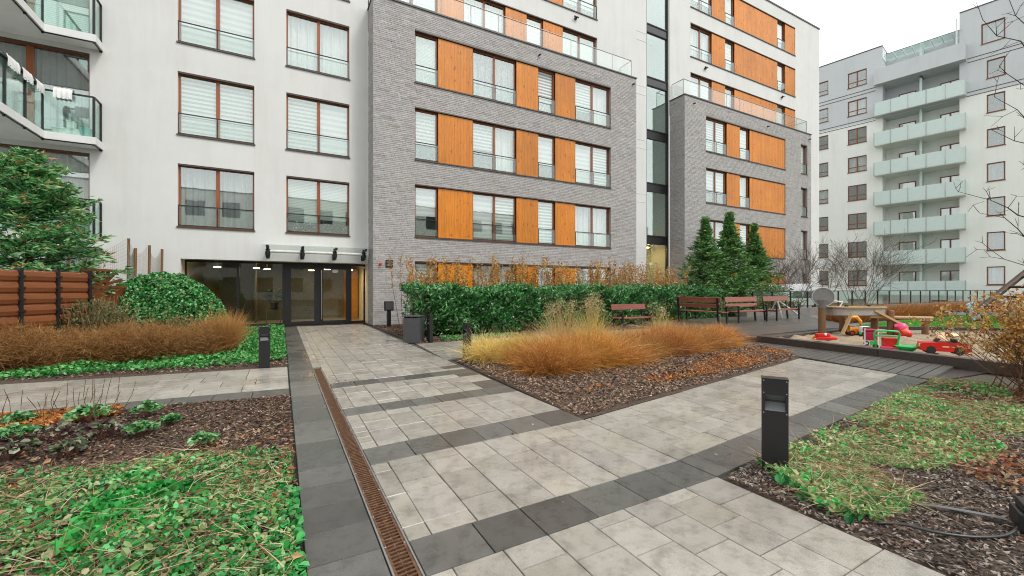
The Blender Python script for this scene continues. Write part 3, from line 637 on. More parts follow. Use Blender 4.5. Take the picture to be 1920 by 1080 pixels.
# ---- brick blocks: shared builder
def brick_block(root, X0, X1, columns, rows, extra_openings=(), left_side=True, parapet=13.15):
    ops = []
    for k in rows:
        z0, z1 = ROW(k); ops.append((columns[0][0], columns[-1][1], z0, z1))
    ops += list(extra_openings)
    wall(root, X0, X1, 0, parapet, ops, 0.3, 'mortar')
    bricks(root, X0 - 0.008, X1, 0.02, parapet - 0.06, ops)
    MB().box(X0 - 0.04, X1 + 0.04, -0.045, 0.35, parapet - 0.055, parapet).build('coping', 'coping', root)
    if left_side:
        MB().quad((X0, 0, 0), (X0, 0, parapet - .06), (X0, 1.1, parapet - .06), (X0, 1.1, 0)).build('wall_return', 'mortar', root)
        bricks(root, 0, 1.1, 0.02, parapet - 0.06, [], side=(X0, 0.0))
        MB().box(X0 - 0.04, X0 + 0.3, 0.36, 1.1, parapet - 0.055, parapet - 0.001).build('coping', 'coping', root)
    MB().quad((X1, 0, 0), (X1, 1.1, 0), (X1, 1.1, parapet - .06), (X1, 0, parapet - .06)).build('wall_return', 'mortar', root)
    MB().box(X0 + .3, X1 - .3, 0.36, 1.05, parapet - 0.4, parapet - 0.3).build('terrace_floor', 'room_dark', root)
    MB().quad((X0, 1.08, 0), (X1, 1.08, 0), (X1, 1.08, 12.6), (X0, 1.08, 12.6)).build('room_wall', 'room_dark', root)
    for k in rows:
        z0, z1 = ROW(k)
        MB().box(columns[0][0] - .02, columns[-1][1] + .02, -0.05, 0.3, z0 - 0.05, z0 - 0.002).build('sill', 'sill_metal', root)
        MB().box(columns[0][0], columns[-1][1], -0.02, 0.3, z1 - 0.05, z1 - 0.002).build('lintel', 'sill_metal', root)
def fill_rows(root, columns, rows, covers, y0=0.0, tilts=()):
    i = 0
    for k in rows:
        z0, z1 = ROW(k)
        for j, (a, b, kind) in enumerate(columns):
            if kind == 'p': panel(root, a + .004, b - .004, z0, z1 - 0.052, y0 + 0.035)
            else:
                cv = covers[(i * 7 + j * 3) % len(covers)]; i += 1
                dp = random.choice((0.97, 0.97, 0.78, 0.72) if k > 1 else (0.95, 0.74, 0.66, 0.58))
                window(root, a + .004, b - .004, z0, z1 - 0.052, y=0.14, panes=kind, cover=cv, drop=dp, sill=False, lintel=False, yplane=y0, mw=0.10, tilt=(k, j) in tilts)
C1 = [(4.85, 5.86, 1), (5.86, 7.46, 'p'), (7.46, 9.68, 2), (9.68, 10.89, 'p'), (10.89, 11.88, 1), (11.88, 13.12, 'p'), (13.12, 15.42, 2)]
covers = ['stripe', 'soft', 'stripe', 'fine', 'curtain', ('soft', 'stripe'), ('stripe', 'curtain'), 'drape', ('curtain', None)]
BB = thing('brick_apartment_block', 'grey brick block with orange timber panels between its windows beside the entrance', 'building', (0, YB, 0))
brick_block(BB, 3.18, 17.27, C1, range(-1, 3)); fill_rows(BB, C1, range(-1, 3), covers, tilts=((2, 4),))
YU = YW - YB
UP = [(3.9, 6.2, 2), (6.2, 7.46, 'p')] + C1[2:]
def upper_white(root, X0, X1, columns, rows, zt, extra=()):
    ops = [(columns[0][0], columns[-1][1], *ROW(k)) for k in rows] + list(extra)
    wall(root, X0, X1, 12.7, zt, ops, 0.3, 'render_white', y=YU, name='upper_wall')
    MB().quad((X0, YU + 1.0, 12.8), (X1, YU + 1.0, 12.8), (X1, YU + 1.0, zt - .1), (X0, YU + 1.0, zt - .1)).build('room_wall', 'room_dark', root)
    MB().box(X0, X1 + .05, YU - 0.05, YU + 9, zt, zt + 0.09).build('roof', 'coping', root)
    for k in rows:
        z0, z1 = ROW(k)
        MB().box(columns[0][0] - .02, columns[-1][1] + .02, YU - 0.05, YU + 0.3, z0 - 0.05, z0 - 0.002).build('sill', 'sill_metal', root)
        MB().box(columns[0][0], columns[-1][1], YU - 0.015, YU + 0.3, z1 - 0.05, z1 - 0.002).build('lintel', 'sill_metal', root)
    fill_rows(root, columns, rows, ['soft', 'curtain', 'soft', 'fine'], YU)
upper_white(BB, 3.2, 18.35, UP, (3, 4), 22.6)
railing(BB, [(3.3, 0.2), (17.1, 0.2), (17.1, 1.05)], 13.15, 1.0, span=1.35)
def spout(root, x, z, y=0.0): MB().tube((x, y + 0.02, z), (x, y - 0.16, z - 0.03), 0.04).build('rain_spout', 'dark_metal', root)
for x in (10.9, 17.0): spout(BB, x, 12.72)
def cam_lamp(root, x, z, y): MB().box(x - .06, x + .06, y - .10, y, z - .05, z + .05).box(x - .15, x + .15, y - .16, y - .10, z + .02, z + .07).build('terrace_lamp', 'dark_metal', root)
cam_lamp(BB, 13.9, 16.0, YU)

# ---- stair tower between the blocks
SX0, SX1 = 18.37, 21.18
STR = thing('stair_tower', 'narrow white stair tower with a tall dark framed glass strip between the brick blocks', 'building', (0, YW, 0))
wall(STR, SX0 - 1.05, SX0 - 0.018, 0, 12.69, [], 0.2, 'render_white')
wall(STR, SX0 - 0.018, SX1, 0, 22.6, [(19.2, 21.10, 0.4, 22.0)], 0.25, 'render_white')
for k in range(-1, 6):
    z0 = 4.70 + 3.2 * k; sp_ = MB().box(19.2, 21.10, 0.10, 0.22, z0 - 0.55, z0 - 0.02).build('spandrel', 'dark_metal' if k < 3 else 'anthracite', STR)
    MB().box(19.2, 21.10, 0.06, 0.10, z0 - 0.56, z0 - 0.50).box(19.2, 21.10, 0.06, 0.10, z0 - 0.07, z0 - 0.01).build('transom', 'dark_metal', sp_)
    MB().box(19.28, 21.02, 0.14, 0.15, z0, z0 + 2.63).build('pane', 'stair_glass', STR)
    MB().box(19.3, 21.0, 1.1, 1.3, z0 - 0.4, z0 - 0.1).build('stair_landing', 'render_grey', STR)
MB().box(19.2, 19.27, 0.04, 0.2, 0.4, 22).box(21.03, 21.10, 0.04, 0.2, 0.4, 22).build('mullion', 'dark_metal', STR)
MB().quad((19.0, 1.5, 0), (21.2, 1.5, 0), (21.2, 1.5, 22), (19.0, 1.5, 22)).quad((21.18, 0.3, 0), (21.18, 0.3, 22), (21.18, 3.2, 22), (21.18, 3.2, 0)).quad((19.1, .3, 0), (19.1, 3.2, 0), (19.1, 3.2, 22), (19.1, .3, 22)).build('stairwell_wall', 'render_cream', STR)
MB().quad((19.15, 1.45, 1.3), (20.75, 1.45, 1.3), (20.75, 1.45, 4.2), (19.15, 1.45, 4.2)).build('amber_wall', 'amber_wall', STR)
l_ = MB().lathe([(0.2, 4.05), (0.22, 4.08), (0.22, 4.12)], (20.1, 0.9), 16).build('stair_lamp', 'white_metal', STR); MB().lathe([(0.19, 4.02), (0.2, 4.049)], (20.1, 0.9), 16).build('diffuser', 'lamp_amber', l_)
for z in (3.35, 3.95, 6.6, 7.1, 9.8, 10.3, 13.0, 13.5, 16.2, 16.7): MB().box(18.36, 19.19, -0.012, 0.0, z, z + 0.025).build('joint_trim', 'soffit', STR)

# ---- right block: brick base with a white tower
TB = thing('brick_tower_block', 'taller grey brick and white block with long orange timber panels behind the conifers', 'building', (0, YB, 0))
C2 = [(23.15, 25.24, 2), (25.24, 26.59, 'p'), (26.59, 27.66, 1), (27.66, 31.80, 'p')]
NOT = [(33.83, 34.70, *ROW(k)) for k in range(-1, 3)]
brick_block(TB, 21.2, 35.22, C2, range(-1, 3), NOT); fill_rows(TB, C2, range(-1, 3), ['stripe', 'soft', 'curtain'])
for k in range(-1, 3):
    z0, z1 = ROW(k); window(TB, 33.835, 34.695, z0, z1, panes=1, cover=random.choice(('soft', 'curtain')))
C3 = [(23.1, 25.26, 2), (25.26, 26.65, 'p'), (26.65, 27.67, 1), (27.67, 32.84, 'p'), (32.84, 33.86, 1), (33.86, 35.18, 'p')]
upper_white(TB, 21.2, 38.7, C3, (3, 4, 5), 22.7)
wall(TB, 35.1, 38.7, 0, 12.7, [], 0.2, 'render_white', y=YU, name='lower_wall')
MB().quad((38.7, YU, 0), (38.7, YU + 9, 0), (38.7, YU + 9, 22.7), (38.7, YU, 22.7)).build('side_wall', 'render_white', TB)
railing(TB, [(21.35, 1.05), (21.35, 0.2), (35.0, 0.2), (35.0, 1.05)], 13.15, 1.0, span=1.35)
for x in (22.0, 29.6, 34.9): spout(TB, x, 12.72)
for x in (24.5, 33.3): cam_lamp(TB, x, 15.95, YU)

# ---- far balcony building on the right; local x runs along its front, y into it
FB = thing('balcony_apartment_building', 'far white and grey apartment building with stacked frosted glass balconies', 'building', (54.6, 14.0, 0), math.atan2(-0.985, 0.172))
# s in the plan = -local x
def far_win(x0, x1, z0, z1, panes, cover=None, y=0.0, transom=True):
    W, H_ = x1 - x0, z1 - z0
    m_ = MB(); fw = 0.09
    m_.box(0, fw, 0, .08, 0, H_).box(W - fw, W, 0, .08, 0, H_).box(fw, W - fw, 0, .08, 0, fw).box(fw, W - fw, 0, .08, H_ - fw, H_)
    if panes == 2: m_.box(W / 2 - .06, W / 2 + .06, 0, .08, fw, H_ - fw)
    if transom: m_.box(fw, W - fw, 0.002, .078, H_ * .3, H_ * .3 + .08)
    o = m_.build('window', 'far_frame', FB, loc=(x0, y + 0.10, z0))
    link('pane', box_mesh('pane', 'window_glass', 0, W - .1, 0, .008, 0, H_ - .1), o, (.05, .03, .05))
    if cover: link('curtain', curtain_mesh(W - .1, H_ - .1, cover, 3, 0.05), o, (.05, .25, .05))
    MB().box(-.04, W + .04, -.15, 0, -.05, 0).build('sill', 'far_frame', o)
fops = []; wl = []
for k in range(9):
    zt = 24.4 - 3.0 * k; zt = zt if zt > 0 else None
    if zt is None: continue
    wl += [(-8.65, -7.07, zt - 1.62, zt, 2), (-11.35, -10.37, zt - 1.5, zt, 1), (-14.6, -13.2, zt - 1.5, zt, 2)]
    zr = 21.65 - 3.04 * (k - 1)
    if k > 0 and zr > 0: wl += [(1.24, 2.32, zr - 1.62, zr, 1), (5.2, 6.4, zr - 1.62, zr, 2)]
wl.append((0.92, 2.32, 23.2, 25.0, 1))
REC = (-5.8, -0.42, -1.0, 24.8)
ops = [w_[:4] for w_ in wl] + [REC]
wall(FB, -22, 10, -3, 18.85, [o for o in ops if o[2] < 18.85], 0.14, 'render_cream')
wall(FB, -22, -4.8 - 1.0, 18.852, 26.15, [o for o in ops if o[3] > 18.85 and o[1] < -5], 0.14, 'render_grey')
wall(FB, -0.42, 10, 18.852, 26.7, [o for o in ops if o[3] > 18.85 and o[0] > -0.4], 0.14, 'render_grey')
MB().box(-22, -5.8, 0.3, 9, 26.0, 26.16).box(-0.42, 10, 0.3, 9, 26.55, 26.72).box(-22, -5.8, -.03, .3, 26.1, 26.2).box(-.42, 10, -.03, .3, 26.66, 26.76).build('roof', 'coping', FB)
MB().quad((-5.8, 1.6, -1), (-0.42, 1.6, -1), (-0.42, 1.6, 18.8), (-5.8, 1.6, 18.8)).quad((-5.8, 0, -1), (-5.8, 1.6, -1), (-5.8, 1.6, 18.8), (-5.8, 0, 18.8)).quad((-.42, 0, -1), (-.42, 0, 18.8), (-.42, 1.6, 18.8), (-.42, 1.6, -1)).build('loggia_wall', 'render_cream', FB)
MB().quad((-5.8, 1.6, 18.8), (-0.42, 1.6, 18.8), (-0.42, 1.6, 25.7), (-5.8, 1.6, 25.7)).quad((-5.8, 0, 18.8), (-5.8, 1.6, 18.8), (-5.8, 1.6, 26), (-5.8, 0, 26)).quad((-.42, 0, 18.8), (-.42, 0, 26), (-.42, 1.6, 26), (-.42, 1.6, 18.8)).box(-5.8, -.42, 1.6, 6, 25.7, 25.8).build('loggia_wall', 'render_grey', FB)
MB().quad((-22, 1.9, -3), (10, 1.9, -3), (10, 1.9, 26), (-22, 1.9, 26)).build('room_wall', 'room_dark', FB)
for z in (18.70, 19.05, 21.75, 22.1):
    MB().box(-22, -6.36, -0.02, 0, z, z + 0.06).box(0.05, 10, -0.02, 0, z + .15, z + .21).build('string_course', 'coping', FB)
for i, (a, b, z0, z1, n) in enumerate(wl):
    far_win(a, b, z0, z1, n, random.choice((None, 'curtain_white', None, 'curtain_grey')), transom=n == 2 or a < -9)
for k in range(-1, 7):
    zb = 3.85 + 3.01 * k
    # loggia doors and dividing wall
    for a, b in ((-4.82, -3.53), (-1.84, -0.45)): far_win(a, b, zb + 0.3, zb + 2.35, 2 if a > -3 else 1, random.choice((None, 'curtain_grey')), y=1.45, transom=False)
    MB().box(-3.12, -2.95, 0.3, 1.6, zb + 0.2, zb + 3.0).build('balcony_divider', 'frost_glass', FB)
    if k < 6:
        sb = MB().box(-6.34, 0.02, -0.75, 1.6, zb, zb + 0.18).build('balcony_slab', 'render_cream' if k < 5 else 'render_grey', FB)
        n = 5; Wp = 6.36 / n
        for i in range(n):
            link('balcony_panel', box_mesh('balcony_panel', 'frost_glass', 0.03, Wp - .03, 0, 0.02, 0.05, 1.35), sb, (-6.34 + i * Wp, -0.78, zb))
        for i in range(n + 1): link('balcony_post', box_mesh('balcony_post', 'steel', -.02, .02, -.03, -.001, -.05, 1.38), sb, (-6.34 + i * Wp, -0.78, zb))
        for x in (-6.35, 0.01):
            link('balcony_panel', box_mesh('balcony_panel', 'frost_glass', 0, .02, 0, .75, .05, 1.35), sb, (x, -0.75, zb))
    else:
        MB().box(-6.34, 0.02, -0.75, 1.6, zb + .2, zb + 0.4).box(-6.34, .02, -.75, -.6, zb + .4, zb + 1.75).box(-6.34, -6.2, -.6, 0, zb + .4, zb + 1.75).box(-.12, .02, -.6, 0, zb + .4, zb + 1.75).build('balcony_parapet', 'render_grey', FB)
for i in range(8):
    x = -5.6 + i * 0.68; MB().box(x, x + .6, -.2, 1.3, 25.06, 25.1).build('pergola_glass', 'green_glass', FB); MB().box(x - .06, x - .02, -.2, 1.5, 24.95, 25.05).build('pergola_beam', 'white_metal', FB)
MB().tube((-0.55, -0.6, 23.4), (-0.55, -0.6, 26.0), .06).build('downpipe', 'white_metal', FB)
# ---- building across the courtyard behind the viewer (seen in the window reflections)
OB = thing('opposite_building', 'pale apartment building across the courtyard mirrored in the lower windows', 'building', (8, -26, 0), math.pi)
oo = [(x, x + 1.9, 1.0 + 3.1 * k, 2.9 + 3.1 * k) for k in range(4) for x in np.arange(-27, 27, 3.6)]
wall(OB, -30, 30, 0, 13.5, oo, 0.2, 'render_cream')
for a, b, c, d in oo: link('window', box_mesh('window', 'room_dark', 0, 1.9, 0, .02, 0, 1.9), OB, (a, .18, c))
MB().box(-30, 30, -.05, 8, 13.45, 13.6).build('roof', 'coping', OB)

# ------------------------------------------------------------------ raised play terrace: deck, boardwalk, sandbox
tag(MB().prism([(11.75, 1.2), (70, 1.2), (70, 12.6), (11.75, 12.6)], -0.05, 0.035).build('play_terrace', 'terrace'), kind='structure')
deck = tag(MB().prism([(11.25, 6.95), (17.4, 7.15), (23.6, 12.1), (12.2, 12.3)], -0.05, 0.12).build('bench_deck', 'dark_timber'), kind='structure')
m_ = MB()
yq = 7.2
while yq < 12.2:
    xa = 11.25 + (yq - 6.95) * 0.178; xb = 17.4 + max(0, (yq - 7.15)) * 1.25
    m_.box(xa + .01, xb, yq, yq + 0.138, 0.12, 0.15 + random.uniform(-.001, .001)); yq += 0.145
tag(m_.build('deck_boards', 'deck_wood', deck), kind='stuff')
bwk = tag(MB().prism([(9.08, 2.74), (11.05, 2.55), (11.45, 7.0), (10.3, 7.1), (9.66, 4.95)], -0.05, -0.035).build('boardwalk', 'dark_timber'), kind='structure')
yq = 2.74
while yq < 6.85:
    t0 = (yq - 2.7) / 4.3; xa = 9.07 + 0.27 * (yq - 2.74); xb = 11.02 + 0.09 * (yq - 2.6)
    c = [(xa, yq), (xb, yq + .24), (xb + .012, yq + .378), (xa + .035, yq + .138)]
    MB().prism(c, -0.034, 0.012 + random.uniform(-.003, .003)).build('plank', 'deck_wood', bwk); yq += 0.155
SBX = [(11.46, 6.92), (17.95, 7.1), (20.9, 4.9), (21.0, 1.4), (10.98, 1.4)]
sand_q = [(10.98, 1.4), (21.0, 1.4), (17.95, 7.1), (11.46, 6.92)]
V = []; nu = 90
for j in range(nu + 1):
    for i in range(nu + 1):
        q = bil(sand_q, i / nu, j / nu); V.append((q[0], q[1], 0.055 + float(relief(q[0] * 2.2, q[1] * 2.2, 0.03)) + 0.028 * math.sin(9 * q[0]) * math.sin(8 * q[1] + q[0]) + 0.016 * math.sin(17 * q[0] + 3 * q[1]) * math.sin(19 * q[1])))
F = [(j * (nu + 1) + i, j * (nu + 1) + i + 1, (j + 1) * (nu + 1) + i + 1, (j + 1) * (nu + 1) + i) for j in range(nu) for i in range(nu)]
sandbox = thing('sandbox', 'sandpit edged with dark wet timber beams beside the boardwalk', 'sandbox', (11.46, 6.92, 0))
me = np_mesh('sand', np.array(V) - [11.46, 6.92, 0], F, None, 'sand'); me.shade_smooth(); link('sand', me, sandbox)
for (a, b), wd, h in (((SBX[4], SBX[0]), 0.22, 0.175), ((SBX[0], SBX[1]), 0.16, 0.13), ((SBX[1], SBX[2]), 0.2, 0.15), ((SBX[2], SBX[3]), 0.2, 0.15)):
    L = math.hypot(b[0] - a[0], b[1] - a[1]); n = max(1, round(L / 2.6))
    for i in range(n):
        MB().box(0.004, L / n - 0.004, -wd / 2, wd / 2, -0.05, h).build('edge_beam', 'dark_timber', sandbox, bev=0.012, loc=(a[0] + (b[0] - a[0]) * i / n - 11.46, a[1] + (b[1] - a[1]) * i / n - 6.92, 0), rot=(0, 0, math.atan2(b[1] - a[1], b[0] - a[0])))
tag(MB().prism([(21.3, 2.0), (45, 2.0), (45, 8.2), (19.5, 8.0), (21.3, 5.3)], -0.05, 0.06).build('lawn', 'turf'), kind='structure')
g = scatter([(21.4, 4.0), (30, 4.0), (32, 8.0), (19.7, 7.9), (21.4, 5.4)], 22000)
blades('lawn_grass', 'straw', np.c_[g, np.full(len(g), 0.055)], np.c_[rng.normal(0, .35, (len(g), 2)), np.ones(len(g))], rng.uniform(.05, .1, len(g)), 0.012, rng.normal(0, .02, (len(g), 3)), pick([(.05, .30, .03), (.09, .40, .05), (.16, .38, .06)], len(g)), kind='stuff', seg=1)

# ------------------------------------------------------------------ street furniture
def bollard(loc, rz, label):
    t_ = thing('bollard_light', label, 'bollard', loc, rz, 'bollard lights along the paths')
    MB().box(-.088, .088, -.05, .05, -0.05, .50).box(-.088, .088, -.05, .05, .625, .745).box(-.088, .088, .012, .05, .50, .625).box(-.088, -.068, -.05, .012, .50, .625).box(.068, .088, -.05, .012, .50, .625).build('post', 'dark_metal', t_)
    MB().box(-.090, .090, -.053, .053, .7451, .753).build('cap', 'dark_metal', t_, bev=.002)
    MB().add([(-.068, -.048, .502), (.068, -.048, .502), (.068, .010, .56), (-.068, .010, .56)], [(0, 1, 2, 3)]).build('reflector', 'strap', t_)
    MB().add([(-.068, -.045, .624), (.068, -.045, .624), (.068, .010, .575), (-.068, .010, .575)], [(0, 3, 2, 1)]).build('lens', 'strap', t_)
    for x in (-.076, .076):
        for z in (.485, .64, .735): MB().tube((x, -.05, z), (x, -.0535, z), .005, n=6).build('screw', 'steel', t_)
bollard((3.40, 1.93, 0), R(-57), 'black bollard light among ivy at the corner of the near right bed')
bollard((-0.28, 9.03, 0), R(6), 'black bollard light on the lawn of ground cover left of the path')
bollard((3.34, 8.06, 0), R(-80), 'black bollard light beside the dry yellow grasses')
bollard((3.55, 11.2, 0), R(-80), 'black bollard light standing against the grey litter bin')
op_ = thing('outlet_post', 'short black post with a square box on top against the brick wall', 'post', (3.58, 16.36, 0))
MB().box(-.07, .07, -.06, .06, -.05, .8).build('post', 'dark_metal', op_, bev=.006); MB().box(-.17, .17, -.08, .07, .62, .98).build('outlet_box', 'dark_metal', op_, bev=.02); MB().box(-.14, .14, -.09, -.082, .66, .94).build('lid', 'anthracite', op_)
bn = thing('litter_bin', 'boxy dark grey litter bin in front of the laurel hedge', 'bin', (3.18, 11.45, 0), R(-35))
MB().box(-.23, .23, -.2, .2, -.02, .66).build('body', 'anthracite', bn, bev=.008); MB().box(-.24, .24, -.21, .21, .69, .72).build('lid', 'anthracite', bn, bev=.006)
for x in (-.2, .2): MB().box(x - .02, x + .02, -.18, .18, .661, .689).build('lid_support', 'dark_metal', bn)
def bench(label, loc, rz, L=2.0, back=(0.78, 0.98), low=True):
    t_ = thing('park_bench', label, 'bench', loc, rz, 'wooden benches on the deck and path')
    for x in (-L / 2 + .12, L / 2 - .12):
        MB().box(x - .03, x + .03, -.02, .03, 0, .62).build('leg', 'black_rail', t_)
        MB().add([(x - .03, .42, 0), (x + .03, .42, 0), (x + .03, .48, 0), (x - .03, .48, 0), (x - .03, .52, back[1] - .03), (x + .03, .52, back[1] - .03), (x + .03, .56, back[1] - .03), (x - .03, .56, back[1] - .03)], [(0, 3, 2, 1), (4, 5, 6, 7), (0, 1, 5, 4), (1, 2, 6, 5), (2, 3, 7, 6), (3, 0, 4, 7)]).build('leg', 'black_rail', t_)
        MB().box(x - .025, x + .025, .031, .44, .37, .405).build('seat_support', 'black_rail', t_)
        MB().box(x - .03, x + .03, -.03, .50, .621, .645).build('armrest', 'black_rail', t_)
    for i in range(3): MB().box(-L / 2, L / 2, .045 + i * .135, .165 + i * .135, .407, .445).build('seat_slat', 'bench_wood', t_, bev=.006)
    MB().box(-L / 2, L / 2, -.018, .018, -.1, .1).build('back_slat', 'bench_wood', t_, bev=.006, loc=(0, .488, back[1] - .1), rot=(R(-8), 0, 0))
    if low: MB().box(-L / 2, L / 2, -.018, .018, -.07, .07).build('back_slat', 'bench_wood', t_, bev=.006, loc=(0, .468, back[1] - .33), rot=(R(-8), 0, 0))
bench('lone reddish wooden bench in front of the laurel hedge, left of the others', (10.95, 10.9, 0), R(-3), 1.55, (.7, .9), False)
bench('reddish wooden bench set at right angles to the other deck benches', (14.65, 10.95, .15), R(88), 2.05)
bench('middle reddish wooden bench of the row on the dark deck', (16.1, 9.95, .15), R(2), 2.15)
bench('reddish wooden bench nearest the metal disc, last of the row on the deck', (18.7, 10.05, .15), R(6), 2.3, low=False)
fs = thing('metal_stand', 'white tubular metal stand behind the last bench', 'stand', (19.5, 11.0, .12))
MB().tube((-.2, -.4, 0), (-.1, -.1, .85), .03).build('leg', 'white_metal', fs); MB().tube((.55, -.7, .15), (-.1, -.1, .85), .03).build('brace', 'white_metal', fs); MB().tube((-.1, -.1, .85), (.2, .5, 0), .03).build('leg', 'white_metal', fs)

# play table with posts, disc, basin and chute
pt_ = thing('water_play_table', 'wooden post play table with a grey basin and a tilted metal disc', 'play table', (14.4, 6.77, 0))
for x, y, z in ((0, 0, .87), (1.67, .18, .80), (1.97, -.55, .88)):
    MB().lathe([(.095, .0), (.095, z - .03), (.08, z)], (x, y), 12).build('post', 'post_wood', pt_, smooth=False)
def rounded(cx, cy, lx, ly, z0, z1, ang, n=24, e=3.0):
    P_ = []
    for k in range(n):
        a = 2 * math.pi * k / n; c, s = math.cos(a), math.sin(a)
        x = lx * math.copysign(abs(c) ** (2 / e), c); y = ly * math.copysign(abs(s) ** (2 / e), s)
        P_.append((cx + x * math.cos(ang) - y * math.sin(ang), cy + x * math.sin(ang) + y * math.cos(ang)))
    return P_
ba = MB().prism(rounded(1.2, -.35, .86, .34, 0, 0, R(-25)), .64, .86).build('basin', 'stone_basin', pt_, bev=.015)
P_ = rounded(1.2, -.35, .90, .38, 0, 0, R(-25)); Q_ = rounded(1.2, -.35, .78, .27, 0, 0, R(-25)); n = 24
MB().add([(x, y, .861) for x, y in P_] + [(x, y, .861) for x, y in Q_] + [(x, y, .905) for x, y in P_] + [(x, y, .905) for x, y in Q_], [(i, (i + 1) % n, 2 * n + (i + 1) % n, 2 * n + i) for i in range(n)] + [(n + i, 3 * n + i, 3 * n + (i + 1) % n, n + (i + 1) % n) for i in range(n)] + [(2 * n + i, 2 * n + (i + 1) % n, 3 * n + (i + 1) % n, 3 * n + i) for i in range(n)]).build('rim', 'pale_wood', ba)
for x, y in ((.9, -.25), (1.7, -.5)): MB().lathe([(.05, .905), (.05, .94), (.02, .955)], (x, y), 10).build('tap', 'dark_metal', ba)
dk = MB().tube((0, 0, -.03), (0, 0, .03), .28, n=32).build('disc', 'disc_metal', pt_, bev=.006, loc=(.02, -.02, 1.2), rot=(R(82), 0, R(-58)))
MB().path([(.28 * math.cos(a * math.pi / 16), .28 * math.sin(a * math.pi / 16), .033) for a in range(33)], .014, 6).build('disc_rim', 'steel', dk); MB().lathe([(.04, .031), (.03, .045)], n=10).build('hub', 'white_plastic', dk, loc=(.06, -.16, 0))
MB().tube((0, 0, .85), (.02, 0, 1.1), .10, .16, n=14).build('disc_support', 'disc_metal', pt_)
MB().tube((.25, -.1, 1.1), (.55, -.3, 1.05), .018).tube((.55, -.3, 1.05), (.45, -.25, .87), .018).build('crank_handle', 'white_metal', pt_)
MB().box(-.5, .5, -.09, .09, -.012, .012).box(-.5, .5, -.09, -.075, .0121, .05).box(-.5, .5, .075, .09, .0121, .05).build('chute', 'pale_wood', pt_, loc=(1.75, -.95, .55), rot=(0, R(28), R(-30)))
MB().box(-.35, .35, -.05, .05, -.015, .015).build('leaning_plank', 'pale_wood', pt_, loc=(.22, -.55, .42), rot=(0, R(-62), R(-20)))
bb_ = thing('balance_beam', 'low wooden rail on round posts behind the play table', 'beam', (16.3, 5.8, 0))
for x, y, z in ((0, 0, .80), (.95, -.5, .52)): MB().lathe([(.09, .0), (.09, z - .03), (.07, z)], (x, y), 12).build('post', 'post_wood', bb_)
MB().tube((-.6, .3, .60), (1.15, -.6, .56), .045).build('rail', 'pale_wood', bb_)

# toys in the sand
ZS = 0.07
def wheel(parent, x, y, z, r, wd, mat='tyre', hub='white_plastic'):
    o = MB().tube((x, y - wd / 2, z), (x, y + wd / 2, z), r, n=16).build('wheel', mat, parent, bev=r * .12); MB().tube((x, y - wd / 2 - .004, z), (x, y + wd / 2 + .004, z), r * .5, n=12).build('hub', hub, o)
tj = thing('toy_jeep', 'red ride-on toy jeep with black wheels in the sandpit', 'toy car', (12.3, 3.5, ZS), R(-58)); tj.scale = (.64, .64, .66)
prof = [(-.60, .12), (-.62, .30), (-.55, .36), (-.20, .38), (-.14, .40), (.52, .37), (.60, .33), (.61, .12), (.46, .10), (.43, .22), (.33, .27), (.22, .22), (.19, .10), (-.22, .10), (-.25, .22), (-.35, .27), (-.45, .22), (-.48, .10)]
n = len(prof)
MB().add([(x, -.24, z) for x, z in prof] + [(x, .24, z) for x, z in prof], [tuple(range(n)), tuple(range(2 * n - 1, n - 1, -1))] + [(i, n + i, n + (i + 1) % n, (i + 1) % n) for i in range(n)]).build('body', 'red_plastic', tj)
for x in (-.35, .33):
    for y in (-.2, .2): wheel(tj, x, y, .13, .125, .09, 'tyre', 'tyre')
MB().box(-.10, .38, -.19, .19, .384, .402).build('cockpit', 'tyre', tj); MB().box(.22, .30, -.17, .17, .403, .50).build('seat', 'tyre', tj, bev=.01)
MB().add([(-.20, -.2, .38), (-.20, .2, .38), (-.12, .19, .50), (-.12, -.19, .50), (-.18, -.2, .38), (-.18, .2, .38), (-.10, .19, .50), (-.10, -.19, .50)], [(0, 1, 2, 3), (7, 6, 5, 4), (0, 4, 5, 1), (1, 5, 6, 2), (2, 6, 7, 3), (3, 7, 4, 0)]).build('windscreen', 'tyre', tj)
MB().box(-.08, .08, -.244, -.2405, .235, .275).build('side_badge', 'peach_plastic', tj)
for y in (-.16, .16): MB().tube((-.605, y, .27), (-.63, y, .27), .045, n=12).build('headlight', 'white_plastic', tj)
def ball(name, r, mat, parent=None, loc=None, sq=1.0):
    prof = [(r * math.sin(math.pi * i / 10) + 1e-4, r * sq * -math.cos(math.pi * i / 10)) for i in range(11)]
    return MB().lathe(prof, n=16).build(name, mat, parent, smooth=True, loc=loc)
tag(ball('toy_ball', .12, 'peach_plastic', loc=(12.95, 3.75, ZS + .14 + .2)), 'cream ball lying in the sand behind the red toy jeep', 'ball').location = (14.3, 4.12, ZS + .13)
gb = thing('green_tub', 'green plastic tub lying in the sand next to the toy jeep', 'tub', (12.2, 4.06, ZS)); gb.scale = (.78,) * 3
MB().lathe([(.14, 0), (.24, .10), (.27, .13), (.27, .15), (.23, .15), (.13, .03)], n=22).build('bowl', 'green_plastic', gb)
MB().lathe([(.272, .125), (.285, .135), (.272, .147)], n=22).build('lip', 'green_plastic', gb)
gw = thing('toy_walker', 'green tubular toy walker with a red box body', 'toy', (12.05, 4.36, ZS), R(-58)); gw.scale = (.74,) * 3
MB().path([(-.24, .05, .02), (-.27, .0, .28), (-.3, -.05, .5), (-.26, -.06, .57), (0, -.06, .585), (.26, -.06, .57), (.3, -.05, .5), (.27, 0, .28), (.24, .05, .02)], .028).build('handle_frame', 'green_plastic', gw, smooth=True)
